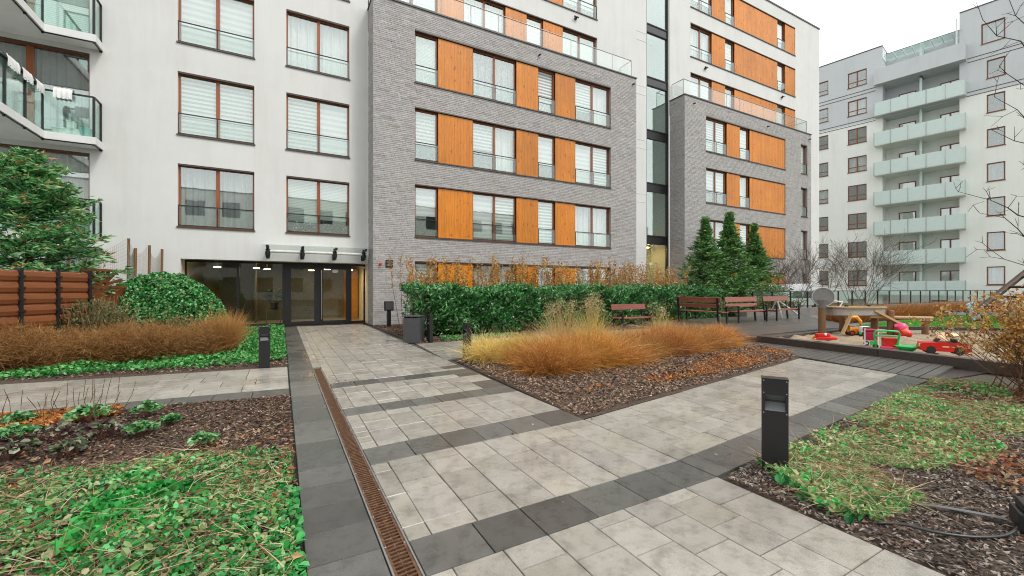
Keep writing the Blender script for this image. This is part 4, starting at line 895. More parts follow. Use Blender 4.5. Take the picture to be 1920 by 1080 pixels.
MB().tube((-.28, -.03, .42), (.28, -.03, .42), .025).build('crossbar', 'green_plastic', gw); MB().box(-.06, .30, .02, .34, .06, .36).build('body', 'red_plastic', gw, bev=.03); MB().box(-.16, .30, -.08, .018, .03, .10).build('bumper', 'pink_plastic', gw, bev=.02)
for x in (-.22, .26): wheel(gw, x, .2, .07, .07, .05, 'tyre', 'yellow_plastic')
ct = thing('toy_cart', 'crimson toy cart with white side posts beside the green walker', 'toy', (12.6, 4.88, ZS), R(-50)); ct.scale = (.8,) * 3
MB().box(-.14, .14, -.12, .12, .16, .42).build('tray', 'crimson_plastic', ct, bev=.02); MB().box(-.15, .15, -.13, .13, .43, .5).build('seat', 'crimson_plastic', ct, bev=.015)
for x in (-.16, .16): MB().tube((x, -.1, .02), (x, -.1, .52), .016).build('side_post', 'white_plastic', ct); wheel(ct, x * .7, -.06, .07, .07, .04)
MB().box(-.04, .05, -.16, -.131, .02, .15).build('plate', 'green_plastic', ct)
dg = thing('toy_digger', 'yellow toy digger with a looped arm in the sand', 'toy', (14.87, 6.14, ZS), R(-40))
MB().box(-.16, .16, -.1, .1, .09, .24).build('body', 'yellow_plastic', dg, bev=.02); MB().path([(-.14, 0, .22), (-.2, 0, .4), (-.1, 0, .54), (.06, 0, .55), (.16, 0, .42), (.15, 0, .24)], .05).build('arm', 'yellow_plastic', dg, smooth=True); MB().box(-.08, .12, -.12, -.101, .06, .2).build('engine_cover', 'orange_plastic', dg)
for x in (-.11, .11):
    for y in (-.1, .1): wheel(dg, x, y, .08, .08, .05, 'tyre', 'red_plastic')
tk = thing('toy_truck', 'small white and black toy truck next to the yellow digger', 'toy', (14.85, 5.83, ZS), R(-40))
MB().box(-.17, .05, -.1, .1, .12, .30).build('cab', 'white_plastic', tk, bev=.04); MB().box(.051, .24, -.11, .11, .10, .22).build('bed', 'tyre', tk, bev=.02); MB().box(-.15, .03, -.103, -.101, .2, .28).build('window', 'tyre', tk); ball('nose', .06, 'green_plastic', tk, (-.15, -.03, .1))
for x in (-.1, .15):
    for y in (-.1, .1): wheel(tk, x, y, .075, .075, .05)
rs = thing('red_scoop', 'red plastic scoop toy at the foot of the first table post', 'toy', (12.75, 5.92, ZS), R(-40)); rs.scale = (.72, .72, .85)
MB().prism(rounded(0, 0, .38, .20, 0, 0, 0, 20), .03, .12).build('tray', 'red_plastic', rs, bev=.03); MB().prism(rounded(-.08, 0, .24, .15, 0, 0, 0, 20), .121, .22).build('hood', 'red_plastic', rs, bev=.035); ball('knob', .045, 'white_plastic', rs, (-.05, -.13, .2)); MB().box(-.4, -.25, -.12, .12, .02, .08).build('lip', 'yellow_plastic', rs, bev=.02)
pk = thing('pink_bucket', 'pink toy watering can behind the round post', 'toy', (16.3, 5.55, ZS))
MB().lathe([(.13, 0), (.17, .12), (.16, .26), (.10, .34), (.06, .36)], n=16).build('body', 'pink_plastic', pk, smooth=True); MB().path([(.14, 0, .25), (.26, 0, .28), (.27, 0, .12), (.15, 0, .08)], .025).build('handle', 'pink_plastic', pk, smooth=True); MB().tube((-.13, 0, .14), (-.3, 0, .3), .035, .06).build('spout', 'pink_plastic', pk)
rc = thing('red_cup', 'small red toy cup with a yellow lid in the sand', 'toy', (15.84, 5.29, ZS)); MB().lathe([(.12, 0), (.15, .08), (.13, .16)], n=14).build('cup', 'red_plastic', rc, smooth=True); MB().lathe([(.10, .161), (.05, .21), (.02, .24)], n=14).build('lid', 'orange_plastic', rc)
sp_ = thing('toy_spade', 'tiny green toy spade stuck upright in the sand', 'toy', (18.3, 5.2, ZS)); MB().tube((0, 0, .1), (-.06, 0, .28), .018).build('handle', 'green_plastic', sp_); MB().box(-.05, .05, -.01, .01, .0, .11).build('blade', 'green_plastic', sp_)
pr_ = tag(MB().lathe([(.22, 0), (.26, .04), (.2, .09), (.05, .10)], n=18).build('sand_mould', 'peach_plastic', loc=(17.0, 4.75, ZS)), 'flat peach plastic sand mould behind the jeep', 'toy')
# seesaw and climbing frame on the lawn
ss = thing('seesaw', 'lilac seesaw beam with a pale blue seat board on the lawn', 'seesaw', (25.3, 6.15, .06), R(-29))
MB().box(-1.3, 1.6, -.09, .09, .32, .44).build('beam', 'lilac_paint', ss, bev=.01); MB().box(-1.45, -.5, -.12, .12, .441, .49).build('seat', 'tyre', ss, bev=.01); MB().box(-.1, .1, -.1, .1, 0, .319).build('pivot', 'tyre', ss)
MB().box(-.18, .18, -.03, .03, -.35, .40).build('back_board', 'blue_plastic', ss, bev=.03, loc=(-.3, -.12, .45), rot=(0, R(-22), 0)); MB().box(.6, 1.0, -.12, .12, .441, .56).build('seat', 'red_plastic', ss, bev=.02); MB().path([(.45, -.15, .44), (.45, -.15, .72), (.45, .15, .72), (.45, .15, .44)], .03).build('handle', 'red_plastic', ss)
cf = thing('climbing_frame', 'dark log climbing frame leaning at the right edge behind the shrub', 'climbing frame', (25.9, 5.2, 0), R(-25))
for y in (-.35, .55): MB().tube((-1.1, y, .5), (2.3, y, 3.0), .11, n=10).build('log', 'log_dark', cf)
for i in range(6): x = -.8 + i * .55; MB().tube((x, -.45, .72 + i * .404), (x, .65, .72 + i * .404), .055, n=8).build('rung', 'log_dark', cf)
for y in (-.35, .55): MB().tube((2.2, y, 0), (2.2, y, 3.2), .11, n=10).build('post', 'log_dark', cf)
# glass balustrade beyond the lawn
bl = thing('glass_balustrade', 'black framed glass balustrade along the far side of the play area', 'balustrade', (19.0, 12.2, 0))
MB().box(0, 60, -.15, .15, -.05, .45).build('plinth', 'terrace', bl); MB().box(0, 60, -.03, .03, 1.30, 1.35).build('top_rail', 'black_rail', bl)
for i in range(38): link('rail_post', box_mesh('rail_post', 'black_rail', -.03, .03, -.03, .03, .45, 1.30), bl, (i * 1.6 + .7, 0, 0)); link('glass_panel', box_mesh('glass_panel', 'green_glass', .04, 1.56, -.006, .006, .50, 1.27), bl, (i * 1.6 + .7, 0, 0))
# parked white van behind the balustrade
cr = thing('parked_van', 'white van roof showing over the balustrade behind the conifers', 'van', (29.8, 15.8, 0), R(-8))
prof = [(-1.9, .35), (-1.95, .9), (-1.8, 1.05), (-1.35, 1.55), (-1.05, 1.72), (-.4, 1.78), (1.2, 1.78), (1.75, 1.70), (1.9, 1.2), (1.92, .35)]; n = len(prof)
MB().add([(x, -.85, z) for x, z in prof] + [(x, .85, z) for x, z in prof], [tuple(range(n)), tuple(range(2 * n - 1, n - 1, -1))] + [(i, n + i, n + (i + 1) % n, (i + 1) % n) for i in range(n)]).build('body', 'car_white', cr, bev=.05)
MB().box(-1.1, -.2, -.862, -.853, .85, 1.25).box(-.1, .8, -.862, -.853, .85, 1.25).build('side_window', 'tyre', cr)
for x in (-1.25, 1.2):
    for y in (-.78, .78): wheel(cr, x, y, .33, .33, .2, 'tyre', 'steel')
# wall fittings
al = thing('alarm_beacon', 'small red alarm beacon on the brick wall beside the plaque', 'alarm', (3.45, 17.28, 2.44)); MB().tube((0, 0, 0), (0, -.05, 0), .055, n=12).build('base', 'alarm_red', al); MB().tube((0, -.051, 0), (0, -.11, 0), .05, .035, n=12).build('dome', 'alarm_red', al)
pq = thing('wall_plaque', 'dark plaque with pale lines on the brick wall right of the entrance', 'plaque', (3.80, 17.275, 2.465)); MB().box(-.145, .145, -.02, .0, -.145, .145).build('plate', 'dark_metal', pq, bev=.004)
for i, (a, b) in enumerate(((-.11, .11), (-.11, .11), (-.11, .08), (-.11, .1))): MB().box(a, b, -.0235, -.0205, .075 - i * .055, .088 - i * .055).build('text_line', 'steel', pq)
# cable, strap and lamp body in the right foreground
def smooth_path(P_, k=6):
    P_ = [Vector(p_) for p_ in P_]; out = []
    for i in range(len(P_) - 1):
        a, b, c, d = P_[max(i - 1, 0)], P_[i], P_[i + 1], P_[min(i + 2, len(P_) - 1)]
        for j in range(k):
            t_ = j / k; out.append(0.5 * ((2 * b) + (c - a) * t_ + (2 * a - 5 * b + 4 * c - d) * t_ ** 2 + (3 * b - a - 3 * c + d) * t_ ** 3))
    return out + [P_[-1]]
tag(MB().path(smooth_path([(3.20, 1.20, .02), (3.29, 1.11, .03), (3.34, .98, .035), (3.48, .86, .03), (3.66, .78, .03), (3.80, .75, .06)]), .009).build('garden_cable', 'rubber_hose', smooth=True), 'thin black cable curving over the mulch to the garden spotlight', 'cable')
P_ = smooth_path([(3.62, 1.22, .035), (3.72, 1.08, .045), (3.80, .94, .05), (3.84, .82, .06)]); m_ = MB(); vs_ = []
for i, q in enumerate(P_):
    d = (P_[min(i + 1, len(P_) - 1)] - P_[max(i - 1, 0)]).normalized(); s = d.cross(Vector((0, 0, 1))) * .017; vs_ += [q - s, q + s, q + s + Vector((0, 0, .004)), q - s + Vector((0, 0, .004))]
m_.add(vs_, [(4 * i + a, 4 * i + 4 + a, 4 * i + 4 + (a + 1) % 4, 4 * i + (a + 1) % 4) for i in range(len(P_) - 1) for a in range(4)])
tag(m_.build('edging_strap', 'strap'), 'flat grey plastic strap lying on the mulch near the cable', 'strap')
sl_ = thing('garden_spotlight', 'black garden spotlight with a grey face at the lower right corner', 'spotlight', (3.86, .72, .05), R(25))
MB().box(-.09, .09, -.07, .07, .0, .10).build('housing', 'dark_metal', sl_, bev=.012); MB().add([(-.088, -.072, .035), (.088, -.072, .035), (.088, -.05, .108), (-.088, -.05, .108)], [(0, 1, 2, 3)]).build('face', 'strap', sl_); MB().box(-.07, .07, -.05, .05, .101, .15).build('head', 'dark_metal', sl_, bev=.01)

# balcony things
def on_balcony(name, label, cat, parts):
    t_ = thing(name, label, cat, parts[0]);
    return t_
for i, (x, y, sx, sy, rz) in enumerate(((-6.28, 16.05, .62, .1, 90), (-6.28, 16.75, .62, .1, 90), (-6.28, 17.42, .5, .1, 90), (-5.80, 17.80, .42, .1, 0))):
    z = 5.95 + 1.49
    c_ = thing('rail_cover', ['white draped cover on the balcony rail nearest the frame edge', 'middle white draped cover on the balcony rail', 'white draped cover by the balcony corner post', 'white striped cover on the short balcony rail'][i], 'cover', (x, y, z), R(rz), 'covers on the balcony rail')
    P_ = [(-.10, -.24), (-.105, -.04), (-.07, .07), (0, .10), (.07, .07), (.105, -.04), (.10, -.24)]; k = 12; vs_ = []
    for a in range(k + 1):
        for (u_, v_) in P_: vs_.append((-sx / 2 + sx * a / k, u_ * (1 + .12 * math.sin(a * 1.9 + i)), v_ * (1 + .1 * math.sin(a * 2.3 + i * 2))))
    MB().add(vs_, [(a * 7 + b, (a + 1) * 7 + b, (a + 1) * 7 + b + 1, a * 7 + b + 1) for a in range(k) for b in range(6)]).build('cloth', 'white_plastic', c_, smooth=True)
    for a in (-.3, 0, .3): MB().box(a * sx - .008, a * sx + .008, -.118, .118, -.2, -.19).build('seam', 'curtain_grey', c_)
for nm, lb, x, y, sx, sz, mt in (('storage_box', 'long white storage box on the balcony behind the glass', -5.62, 18.15, .42, .22, 'white_plastic'), ('flower_pot', 'round white pot on the balcony floor', -6.02, 18.1, .16, .2, 'white_plastic'), ('storage_box', 'small white box stacked on the long balcony box', -5.75, 18.15, .17, .2, 'white_plastic'), ('watering_can', 'teal bucket on the balcony beside the white boxes', -5.38, 18.12, .19, .3, 'teal_plastic')):
    z = 5.95 + .222 + (.26 if 'small' in lb else 0); t_ = thing(nm, lb, nm.split('_')[-1], (x, y, z))
    if 'box' in nm: MB().box(-sx / 2 * (1.6 if sx > .3 else 1), sx / 2 * (1.6 if sx > .3 else 1), -.1, .1, 0, sz).build('body', mt, t_, bev=.012); MB().box(-sx / 2 * (1.65 if sx > .3 else 1.05), sx / 2 * (1.65 if sx > .3 else 1.05), -.105, .105, sz + .001, sz + .03).build('lid', mt, t_)
    else: MB().lathe([(sx * .7, 0), (sx, sz * .9), (sx * 1.08, sz * .92), (sx * 1.08, sz), (sx * .9, sz)], n=16).build('body', mt, t_); MB().lathe([(sx * .85, sz * .85), (sx * .8, sz * .88)], n=16).build('fill', 'mulch', t_)

# ------------------------------------------------------------------ fence, trellis, net on the left
fn = thing('timber_fence', 'half-log timber fence with black posts at the left edge', 'fence', (-4.9, 10.1, 0), math.atan2(2.34, 1.09))
L0 = 0
for s_ in range(4):
    Lp = 0.62 if s_ else 0.66; x0 = s_ * 0.69
    for i in range(8):
        pr2 = [(0, .0), (-.028, .03), (-.042, .105), (-.028, .185), (0, .215)]
        me = cached(('log', 'f'), lambda: MB().add([(0, a, b) for a, b in pr2] + [(.63, a, b) for a, b in pr2], [(k, k + 1, 6 + k, 5 + k) for k in range(4)] + [(0, 4, 3, 2, 1), (5, 6, 7, 8, 9), (4, 0, 5, 9)]).mesh('board'))
        if not me.materials: me.materials.append(M['fence_wood'])
        link('board', me, fn, (x0 + .03, 0, .06 + i * .218))
    link('post', box_mesh('post', 'dark_metal', -.025, .03, -.06, .05, 0, 1.84), fn, (x0 + .69, 0, 0))
    for i in range(8):
        link('bracket', box_mesh('bracket', 'dark_metal', -.06, .07, -.066, -.0601, .0, .04), fn, (x0 + .69, 0, .14 + i * .218))
tr_ = thing('sunburst_trellis', 'wooden fence panel with a sunburst trellis top behind the ivy mound', 'trellis', (-4.05, 12.5, 0), math.atan2(.9, .32))
MB().box(-.2, 1.65, -.03, .03, 0, 1.46).build('panel', 'fence_wood', tr_); MB().box(.4, 1.65, -.04, .04, 1.461, 1.53).build('lower_rail', 'fence_wood', tr_); MB().box(.4, 1.65, -.04, .04, 1.86, 1.92).build('top_rail', 'fence_wood', tr_)
for i in range(7):
    a = R(15 + i * 25); cx = 1.0; ln = min(.335 / max(.2, abs(math.sin(a))), .58 / max(.01, abs(math.cos(a))))
    MB().box(0.06, ln, -.02, .02, -.028, .028).build('ray_slat', 'fence_wood', tr_, loc=(cx, 0, 1.53), rot=(0, -a, 0))
nf = thing('net_fence', 'sagging garden net strung between thin wooden stakes by the white wall', 'net', (-4.2, 17.0, 0))
stk = [(-.9, -1.2, 2.85), (.03, .08, 3.0), (.35, -.6, 2.66), (.46, .4, 2.84), (.62, 1.2, 2.79)]
for x, y, z in stk: MB().tube((x, y, 0), (x + .04, y, z), .035, n=7).build('stake', 'post_wood', nf)
P0 = []; P1 = []
for (a, b) in ((0, 1), (1, 3), (3, 4), (1, 2)):
    A, B = np.array(stk[a]), np.array(stk[b]); nn = 26
    def npnt(u, v): q = A * (1 - u) + B * u; return np.array([q[0], q[1], (q[2] - .25 * math.sin(math.pi * u)) * (1 - v) + 1.3 * v - .12 * math.sin(math.pi * u) * (1 - v)])
    for i in range(nn + 1):
        for j in range(14):
            u, v = i / nn, j / 14
            if i < nn: P0.append(npnt(u, v)); P1.append(npnt((i + 1) / nn, v))
            P0.append(npnt(u, v)); P1.append(npnt(u, (j + 1) / 14))
tag(twigs('netting', 'bark_attr', P0, P1, np.full(len(P0), .0028), np.full(len(P0), .0028), (.30, .26, .2), nf, 3), kind='stuff')

# ------------------------------------------------------------------ planting
def shell(n, c, r, top=0.0, inner=0.55, lump=0.12):
    """points in the outer shell of a lumpy ellipsoid standing on z = top, with outward directions"""
    d = unit(rng.normal(size=(n, 3))); d[:, 2] = np.abs(d[:, 2]) if top is not None else d[:, 2]
    lm = 1 + lump * (np.sin(5 * d[:, 0] + 3 * d[:, 1]) + np.sin(7 * d[:, 1] - 4 * d[:, 2] + 1) + np.sin(9 * d[:, 2] + 5 * d[:, 0])) / 2
    rad = rng.uniform(inner, 1, n) ** 0.6 * lm
    return np.asarray(c) + d * np.asarray(r) * rad[:, None], d
G1 = [(.015, .14, .02), (.03, .22, .04), (.06, .30, .07), (.02, .10, .02)]
IVY = [(.03, .17, .03), (.06, .26, .06), (.12, .34, .10), (.10, .22, .06), (.20, .30, .10)]
# ivy mound
iv = thing('ivy_mound', 'tall rounded mound of bright green ivy left of the entrance', 'shrub', (-2.85, 14.8, 0))
c, d = shell(26000, (0, 0, 0.05), (1.55, 1.5, 1.82), 0, .88, .012); c *= (1 + .035 * np.sin(c[:, [0]] * 11 + c[:, [2]] * 9) * np.sin(c[:, [1]] * 8 + 1))
leaves('foliage', 'leaf', c, d * .5 + rng.normal(size=c.shape) * .7 + [0, 0, -.35], rng.uniform(.05, .095, len(c)), rng.uniform(.04, .075, len(c)), pick([(.03, .22, .04), (.06, .33, .075), (.13, .46, .14), (.015, .11, .02), (.26, .52, .24), (.20, .26, .10), (.02, .15, .03)], len(c), .35), iv, oval=True)
c, d = shell(700, (0, 0, 0.05), (1.3, 1.3, 1.6), 0, .95, .06)
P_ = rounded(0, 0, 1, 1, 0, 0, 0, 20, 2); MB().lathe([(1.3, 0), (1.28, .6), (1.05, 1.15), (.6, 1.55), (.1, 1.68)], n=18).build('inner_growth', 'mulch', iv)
# conifer builder
def conifer(name, label, loc, H_, Rr, nb, per, pal, lsize, group=None, lean=(0, 0), droop=-.15, tipcol=None, power=.8, base=.06, irr=.25, narrow=.28):
    t_ = thing(name, label, 'conifer', loc, 0, group)
    MB().path([(0, 0, 0), (lean[0] * .3, lean[1] * .3, H_ * .4), (lean[0], lean[1], H_ * .97)], [H_ * .02, H_ * .013, .008], 8).build('trunk', 'post_wood', t_)
    h = base + (1 - base) * rng.random(nb) ** 1.25; az = rng.uniform(0, 2 * math.pi, nb); rr = Rr * (1 - h) ** power * rng.uniform(1 - irr, 1 + irr * .6, nb) + .05
    C, Dd, T0, T1 = [], [], [], []
    out = np.c_[np.cos(az), np.sin(az), np.full(nb, droop) + rng.normal(0, .12, nb) + .5 * h]
    st = np.c_[lean[0] * h, lean[1] * h, h * H_]; st[:, 2] -= rr * .05
    u = rng.random((nb, per)) ** .55
    pos = st[:, None, :] + out[:, None, :] * (rr[:, None] * u)[..., None]
    side = np.cross(out, [0, 0, 1.0]); side = unit(side); sgn = rng.choice((-1, 1), (nb, per)); wd = (1 - u) * narrow * rr[:, None] + lsize * .5
    pos += side[:, None, :] * (sgn * rng.random((nb, per)) * wd)[..., None] + rng.normal(0, lsize * .25, (nb, per, 3))
    dr_ = out[:, None, :] * .8 + side[:, None, :] * (sgn * .7)[..., None] + rng.normal(0, .3, (nb, per, 3)) + [0, 0, -.1]
    pos = pos.reshape(-1, 3); dr_ = dr_.reshape(-1, 3); n_ = len(pos)
    cl_ = pick(pal, n_)
    if tipcol is not None:
        k = (u.ravel() > .8) & (rng.random(n_) < .3); cl_[k] = pick(tipcol, int(k.sum()))
    twigs('branches', 'bark_attr', st, st + out * rr[:, None] * .9, rr * .012 + .006, np.full(nb, .003), (.07, .045, .03), t_)
    leaves('crown', 'leaf', pos, dr_, rng.uniform(.6, 1.4, n_) * lsize, rng.uniform(.16, .34, n_) * lsize, cl_, t_, .1, .25)
    return t_
conifer('arborvitae', 'bushy arborvitae with rust tinted sprays behind the timber fence', (-5.0, 13.45, 0), 4.45, 1.9, 230, 95, [(.06, .24, .07), (.10, .33, .10), (.18, .42, .15), (.035, .15, .05), (.26, .44, .20)], .17, tipcol=[(.38, .22, .09), (.38, .42, .18), (.32, .48, .20), (.28, .46, .18), (.42, .17, .07)], power=.6, irr=.48, narrow=.40, droop=-.05)
FIR = [(.05, .16, .04), (.09, .24, .055), (.16, .33, .08), (.035, .11, .035), (.24, .40, .13)]
conifer('fir_tree', 'leftmost of three dark conifers before the brick tower block', (20.7, 15.5, 0), 5.35, 2.6, 360, 36, FIR, .22, 'conifers by the brick tower block', power=1.35, irr=.4, narrow=.13, droop=.0)
conifer('fir_tree', 'middle and tallest of three dark conifers before the brick tower block', (22.5, 15.3, 0), 5.75, 2.8, 400, 36, FIR, .22, 'conifers by the brick tower block', power=1.35, irr=.4, narrow=.13, droop=.0)
conifer('fir_tree', 'rightmost, slimmest of three dark conifers before the brick tower block', (24.7, 15.2, 0), 5.25, 2.4, 320, 34, FIR, .22, 'conifers by the brick tower block', power=1.4, irr=.4, narrow=.13, droop=.0)
# laurel hedge
hd = thing('laurel_hedge', 'long glossy dark green laurel hedge in front of the brick block', 'hedge', (3.4, 12.0, 0))
n_ = 30000; hx = rng.uniform(0, 14.6, n_); f = rng.random(n_)
hw = 1.0; tz = 1.36 + .08 * np.sin(hx * 2.1) + .06 * np.sin(hx * 5.3 + 1) + .05 * np.sin(hx * 11.7)
fy = np.where(f < .55, rng.uniform(-.10, .2, n_) + .08 * np.sin(hx * 3.7) , rng.uniform(0, 2.0, n_)); fz = np.where(f < .55, .1 + (tz - .05) * rng.random(n_) ** .7, tz + rng.normal(0, .075, n_))
fy = fy + .04 * hx; e = hx < .35; fy = np.where(e & (f < .5), rng.uniform(0, 1.6, n_), fy)
fy = fy - np.where(f < .55, .16 * (np.sin(hx * 4.3 + fz * 5) + np.sin(hx * 7.9 - fz * 8 + 1)) * .5, 0)
dirs = np.c_[rng.normal(0, .75, n_), np.where(f < .55, -.6, 0) + rng.normal(0, .55, n_), .55 + rng.normal(0, .5, n_)]
leaves('foliage', 'leaf_gloss', np.c_[hx, fy, fz], dirs, rng.uniform(.10, .18, n_), rng.uniform(.04, .065, n_), pick([(.018, .11, .022), (.03, .17, .032), (.05, .24, .05), (.10, .32, .09), (.24, .42, .20), (.03, .15, .03)], n_, .35), hd, .3, .12, oval=True)
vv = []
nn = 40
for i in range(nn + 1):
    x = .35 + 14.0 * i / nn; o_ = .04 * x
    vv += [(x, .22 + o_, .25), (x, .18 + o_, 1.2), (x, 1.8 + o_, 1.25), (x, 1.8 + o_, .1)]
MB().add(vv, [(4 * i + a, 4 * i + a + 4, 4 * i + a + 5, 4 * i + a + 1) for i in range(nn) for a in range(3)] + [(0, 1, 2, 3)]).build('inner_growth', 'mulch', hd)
P0 = np.c_[rng.uniform(.3, 14.3, 160), rng.uniform(.2, .9, 160), np.zeros(160)]; P0[:, 1] += .04 * P0[:, 0]
twigs('stems', 'bark_attr', P0, P0 + np.c_[rng.normal(0, .12, (160, 2)), rng.uniform(.4, .9, 160)], np.full(160, .02), np.full(160, .01), (.06, .04, .025), hd)
# copper-leaved stalk shrubs behind the hedge
def stalk_shrub(x, y, seed):
    t_ = thing('copper_shrub', 'upright shrub stalks with withered copper leaves rising behind the laurel hedge', 'shrub', (x, y, 0), 0, 'copper leaved shrubs behind the hedge')
    n_ = rng.integers(11, 15); b = rng.normal(0, .24, (n_, 2)); tp = b + rng.normal(0, .28, (n_, 2)); hh = rng.uniform(1.75, 2.75, n_)
    A = np.c_[b, np.zeros(n_)]; mid = np.c_[(b + tp) / 2 + rng.normal(0, .05, (n_, 2)), hh * .55]; B = np.c_[tp, hh]
    twigs('stems', 'bark_attr', np.r_[A, mid], np.r_[mid, B], np.r_[np.full(n_, .012), np.full(n_, .008)], np.r_[np.full(n_, .008), np.full(n_, .003)], (.17, .10, .05), t_)
    k = 80; u = 1 - rng.random((n_, k)) ** 1.15 * .55; pos = mid[:, None, :] * (1 - ((u - .45) / .55)[..., None]) + B[:, None, :] * ((u - .45) / .55)[..., None] + rng.normal(0, .06, (n_, k, 3)); pos = pos.reshape(-1, 3); m2 = len(pos)
    leaves('foliage', 'leaf', pos, rng.normal(size=(m2, 3)) + [0, 0, .2], rng.uniform(.05, .11, m2), rng.uniform(.03, .06, m2), pick([(.50, .29, .07), (.46, .23, .05), (.60, .42, .17), (.36, .17, .05), (.54, .36, .12)], m2, .3), t_)
for i in range(17): stalk_shrub(4.2 + i * .84 + random.uniform(-.2, .2), 14.9 + random.uniform(-.35, .35), i)
# bare twiggy shrubs beyond the balustrade
def bare(name, label, loc, H_, spread, n0, cat='shrub', group=None, col=(.16, .13, .11), levels=4, r0=.03, up=.75, twig_r=.008, split=3):
    t_ = thing(name, label, cat, loc, 0, group)
    A, B, Ra, Rb = [], [], [], []; st = []
    for i in range(n0):
        a = random.uniform(0, 6.28); d = Vector((math.cos(a) * spread, math.sin(a) * spread, up)).normalized(); st.append((Vector((random.gauss(0, .12), random.gauss(0, .12), 0)), d, H_ * .38, r0, 0))
    while st:
        p_, d, L, r, lv = st.pop(); segs = 3
        for k in range(segs):
            d2 = (d + Vector((random.gauss(0, .11), random.gauss(0, .11), random.gauss(.03, .07)))).normalized(); q = p_ + d2 * (L / segs); rb = max(twig_r * .4, r * (1 - .18 * (k + 1)))
            A.append(p_); B.append(q); Ra.append(max(r * (1 - .18 * k), twig_r * .4)); Rb.append(rb); p_, d = q, d2
            if lv < levels and (k > 0 or lv > 0):
                for _ in range(random.choice((1, split - 1))):
                    e = (d + Vector((random.gauss(0, .55), random.gauss(0, .55), random.gauss(.1, .35)))).normalized(); st.append((p_.copy(), e, L * random.uniform(.5, .75), rb * .6, lv + 1))
    A = [tuple(v) for v in A]; B = [tuple(v) for v in B]; k = [i for i in range(len(A)) if Ra[i] > r0 * .55]; j = [i for i in range(len(A)) if Ra[i] <= r0 * .55]
    ar = lambda L, ix: [L[i] for i in ix]
    twigs('trunk', 'bark_attr', ar(A, k), ar(B, k), ar(Ra, k), ar(Rb, k), col, t_, 6); twigs('crown', 'bark_attr', ar(A, j), ar(B, j), ar(Ra, j), ar(Rb, j), col, t_, 3)
    return t_
for i, (x, y, h, lb) in enumerate(((28.6, 14.9, 3.6, 'bare grey twiggy shrub beside the conifers'), (30.6, 14.2, 4.4, 'bare grey twiggy shrub behind the disc of the play table'), (32.6, 13.5, 4.6, 'bare grey twiggy shrub below the brown far window'), (34.6, 13.6, 3.8, 'bare grey twiggy shrub in front of the far balconies'), (26.6, 15.4, 3.2, 'low bare twigs against the orange timber panel'))):
    bare('bare_shrub', lb, (x, y, 0), h * 1.5, .42, 8, group='bare shrubs beyond the balustrade', levels=3, r0=.024, twig_r=.014)
# bare tree reaching in at the upper right: long ascending limbs
tr2 = thing('bare_tree', 'leafless tree whose thin branches reach in at the upper right', 'tree', (9.35, 0.85, 0))
MB().path([(0, 0, 0), (.03, .02, 1.2), (-.02, .05, 2.6), (.05, .02, 4.4), (.0, .05, 6.0)], [.075, .065, .05, .035, .02], 9).build('trunk', 'post_wood', tr2)
A, B, Ra, Rb = [], [], [], []
for z, tip in ((4.0, (-1.45, 1.05, 4.9)), (4.3, (-1.0, .95, 5.25)), (3.6, (-1.2, 1.0, 4.35)), (3.0, (-1.0, 1.0, 4.0)), (3.1, (-1.1, .95, 3.55)), (2.2, (-1.6, 1.15, 2.72)), (2.1, (-1.25, 1.1, 2.45)), (2.9, (-.8, .75, 3.0)), (4.8, (.8, .9, 6)), (3.6, (.9, -.6, 5)), (2.5, (.8, .5, 3.4)), (5.1, (-.8, .7, 6.2)), (1.7, (-1.2, 1.05, 1.95))):
    p0 = Vector((0, .03, z)); tip = Vector(tip); prev = p0; n2 = 9
    for k in range(1, n2 + 1):
        u = k / n2; q = p0.lerp(tip, u) + Vector((random.gauss(0, .04), random.gauss(0, .04), -.22 * math.sin(math.pi * u) + random.gauss(0, .03)))
        r_ = .012 * (1 - u) + .0028; A.append(tuple(prev)); B.append(tuple(q)); Ra.append(r_ + .0013); Rb.append(r_)
        if k > 2:
            for _ in range(random.choice((1, 1, 2))):
                e = Vector((random.gauss(-.25, .5), random.gauss(.2, .5), random.gauss(.35, .5))).normalized() * random.uniform(.1, .34); m1 = q + e * .55 + Vector((0, 0, random.gauss(.02, .03))); m2 = q + e
                A += [tuple(q), tuple(m1)]; B += [tuple(m1), tuple(m2)]; Ra += [.0038, .0028]; Rb += [.0028, .0018]
                e2 = m1 + Vector((random.gauss(0, .06), random.gauss(0, .06), random.uniform(.02, .1))); A.append(tuple(m1)); B.append(tuple(e2)); Ra.append(.003); Rb.append(.0018)
        prev = q
twigs('crown', 'bark_attr', A, B, Ra, Rb, (.085, .055, .045), tr2, 5)
# yellow-leaved shrub in the right foreground
ys = thing('deciduous_shrub', 'large twiggy shrub with dry yellow flower heads at the right edge', 'shrub', (8.85, 1.22, 0))
A, B, Ra, Rb, tips = [], [], [], [], []
for i in range(190):
    a = random.uniform(0, 6.28); sp2 = random.uniform(.15, 1.0); p0 = Vector((random.gauss(0, .28), random.gauss(0, .28), 0)); d = Vector((math.cos(a) * sp2, math.sin(a) * sp2, 1)).normalized(); L = random.uniform(.75, 1.4); prev = p0
    for k in range(1, 5):
        q = p0 + d * (L * k / 4) + Vector((math.cos(a), math.sin(a), 0)) * (.06 * k * sp2) + Vector((random.gauss(0, .02),) * 3); A.append(tuple(prev)); B.append(tuple(q)); Ra.append(.0085 - .0012 * k); Rb.append(.0073 - .0012 * k); prev = q
        if k > 1:
            e = q + Vector((random.gauss(0, .12), random.gauss(0, .12), random.uniform(.05, .22))); A.append(tuple(q)); B.append(tuple(e)); Ra.append(.004); Rb.append(.0025); tips.append(tuple(e))
    tips.append(tuple(prev))
twigs('stems', 'bark_attr', A, B, Ra, Rb, (.17, .085, .04), ys, 5)
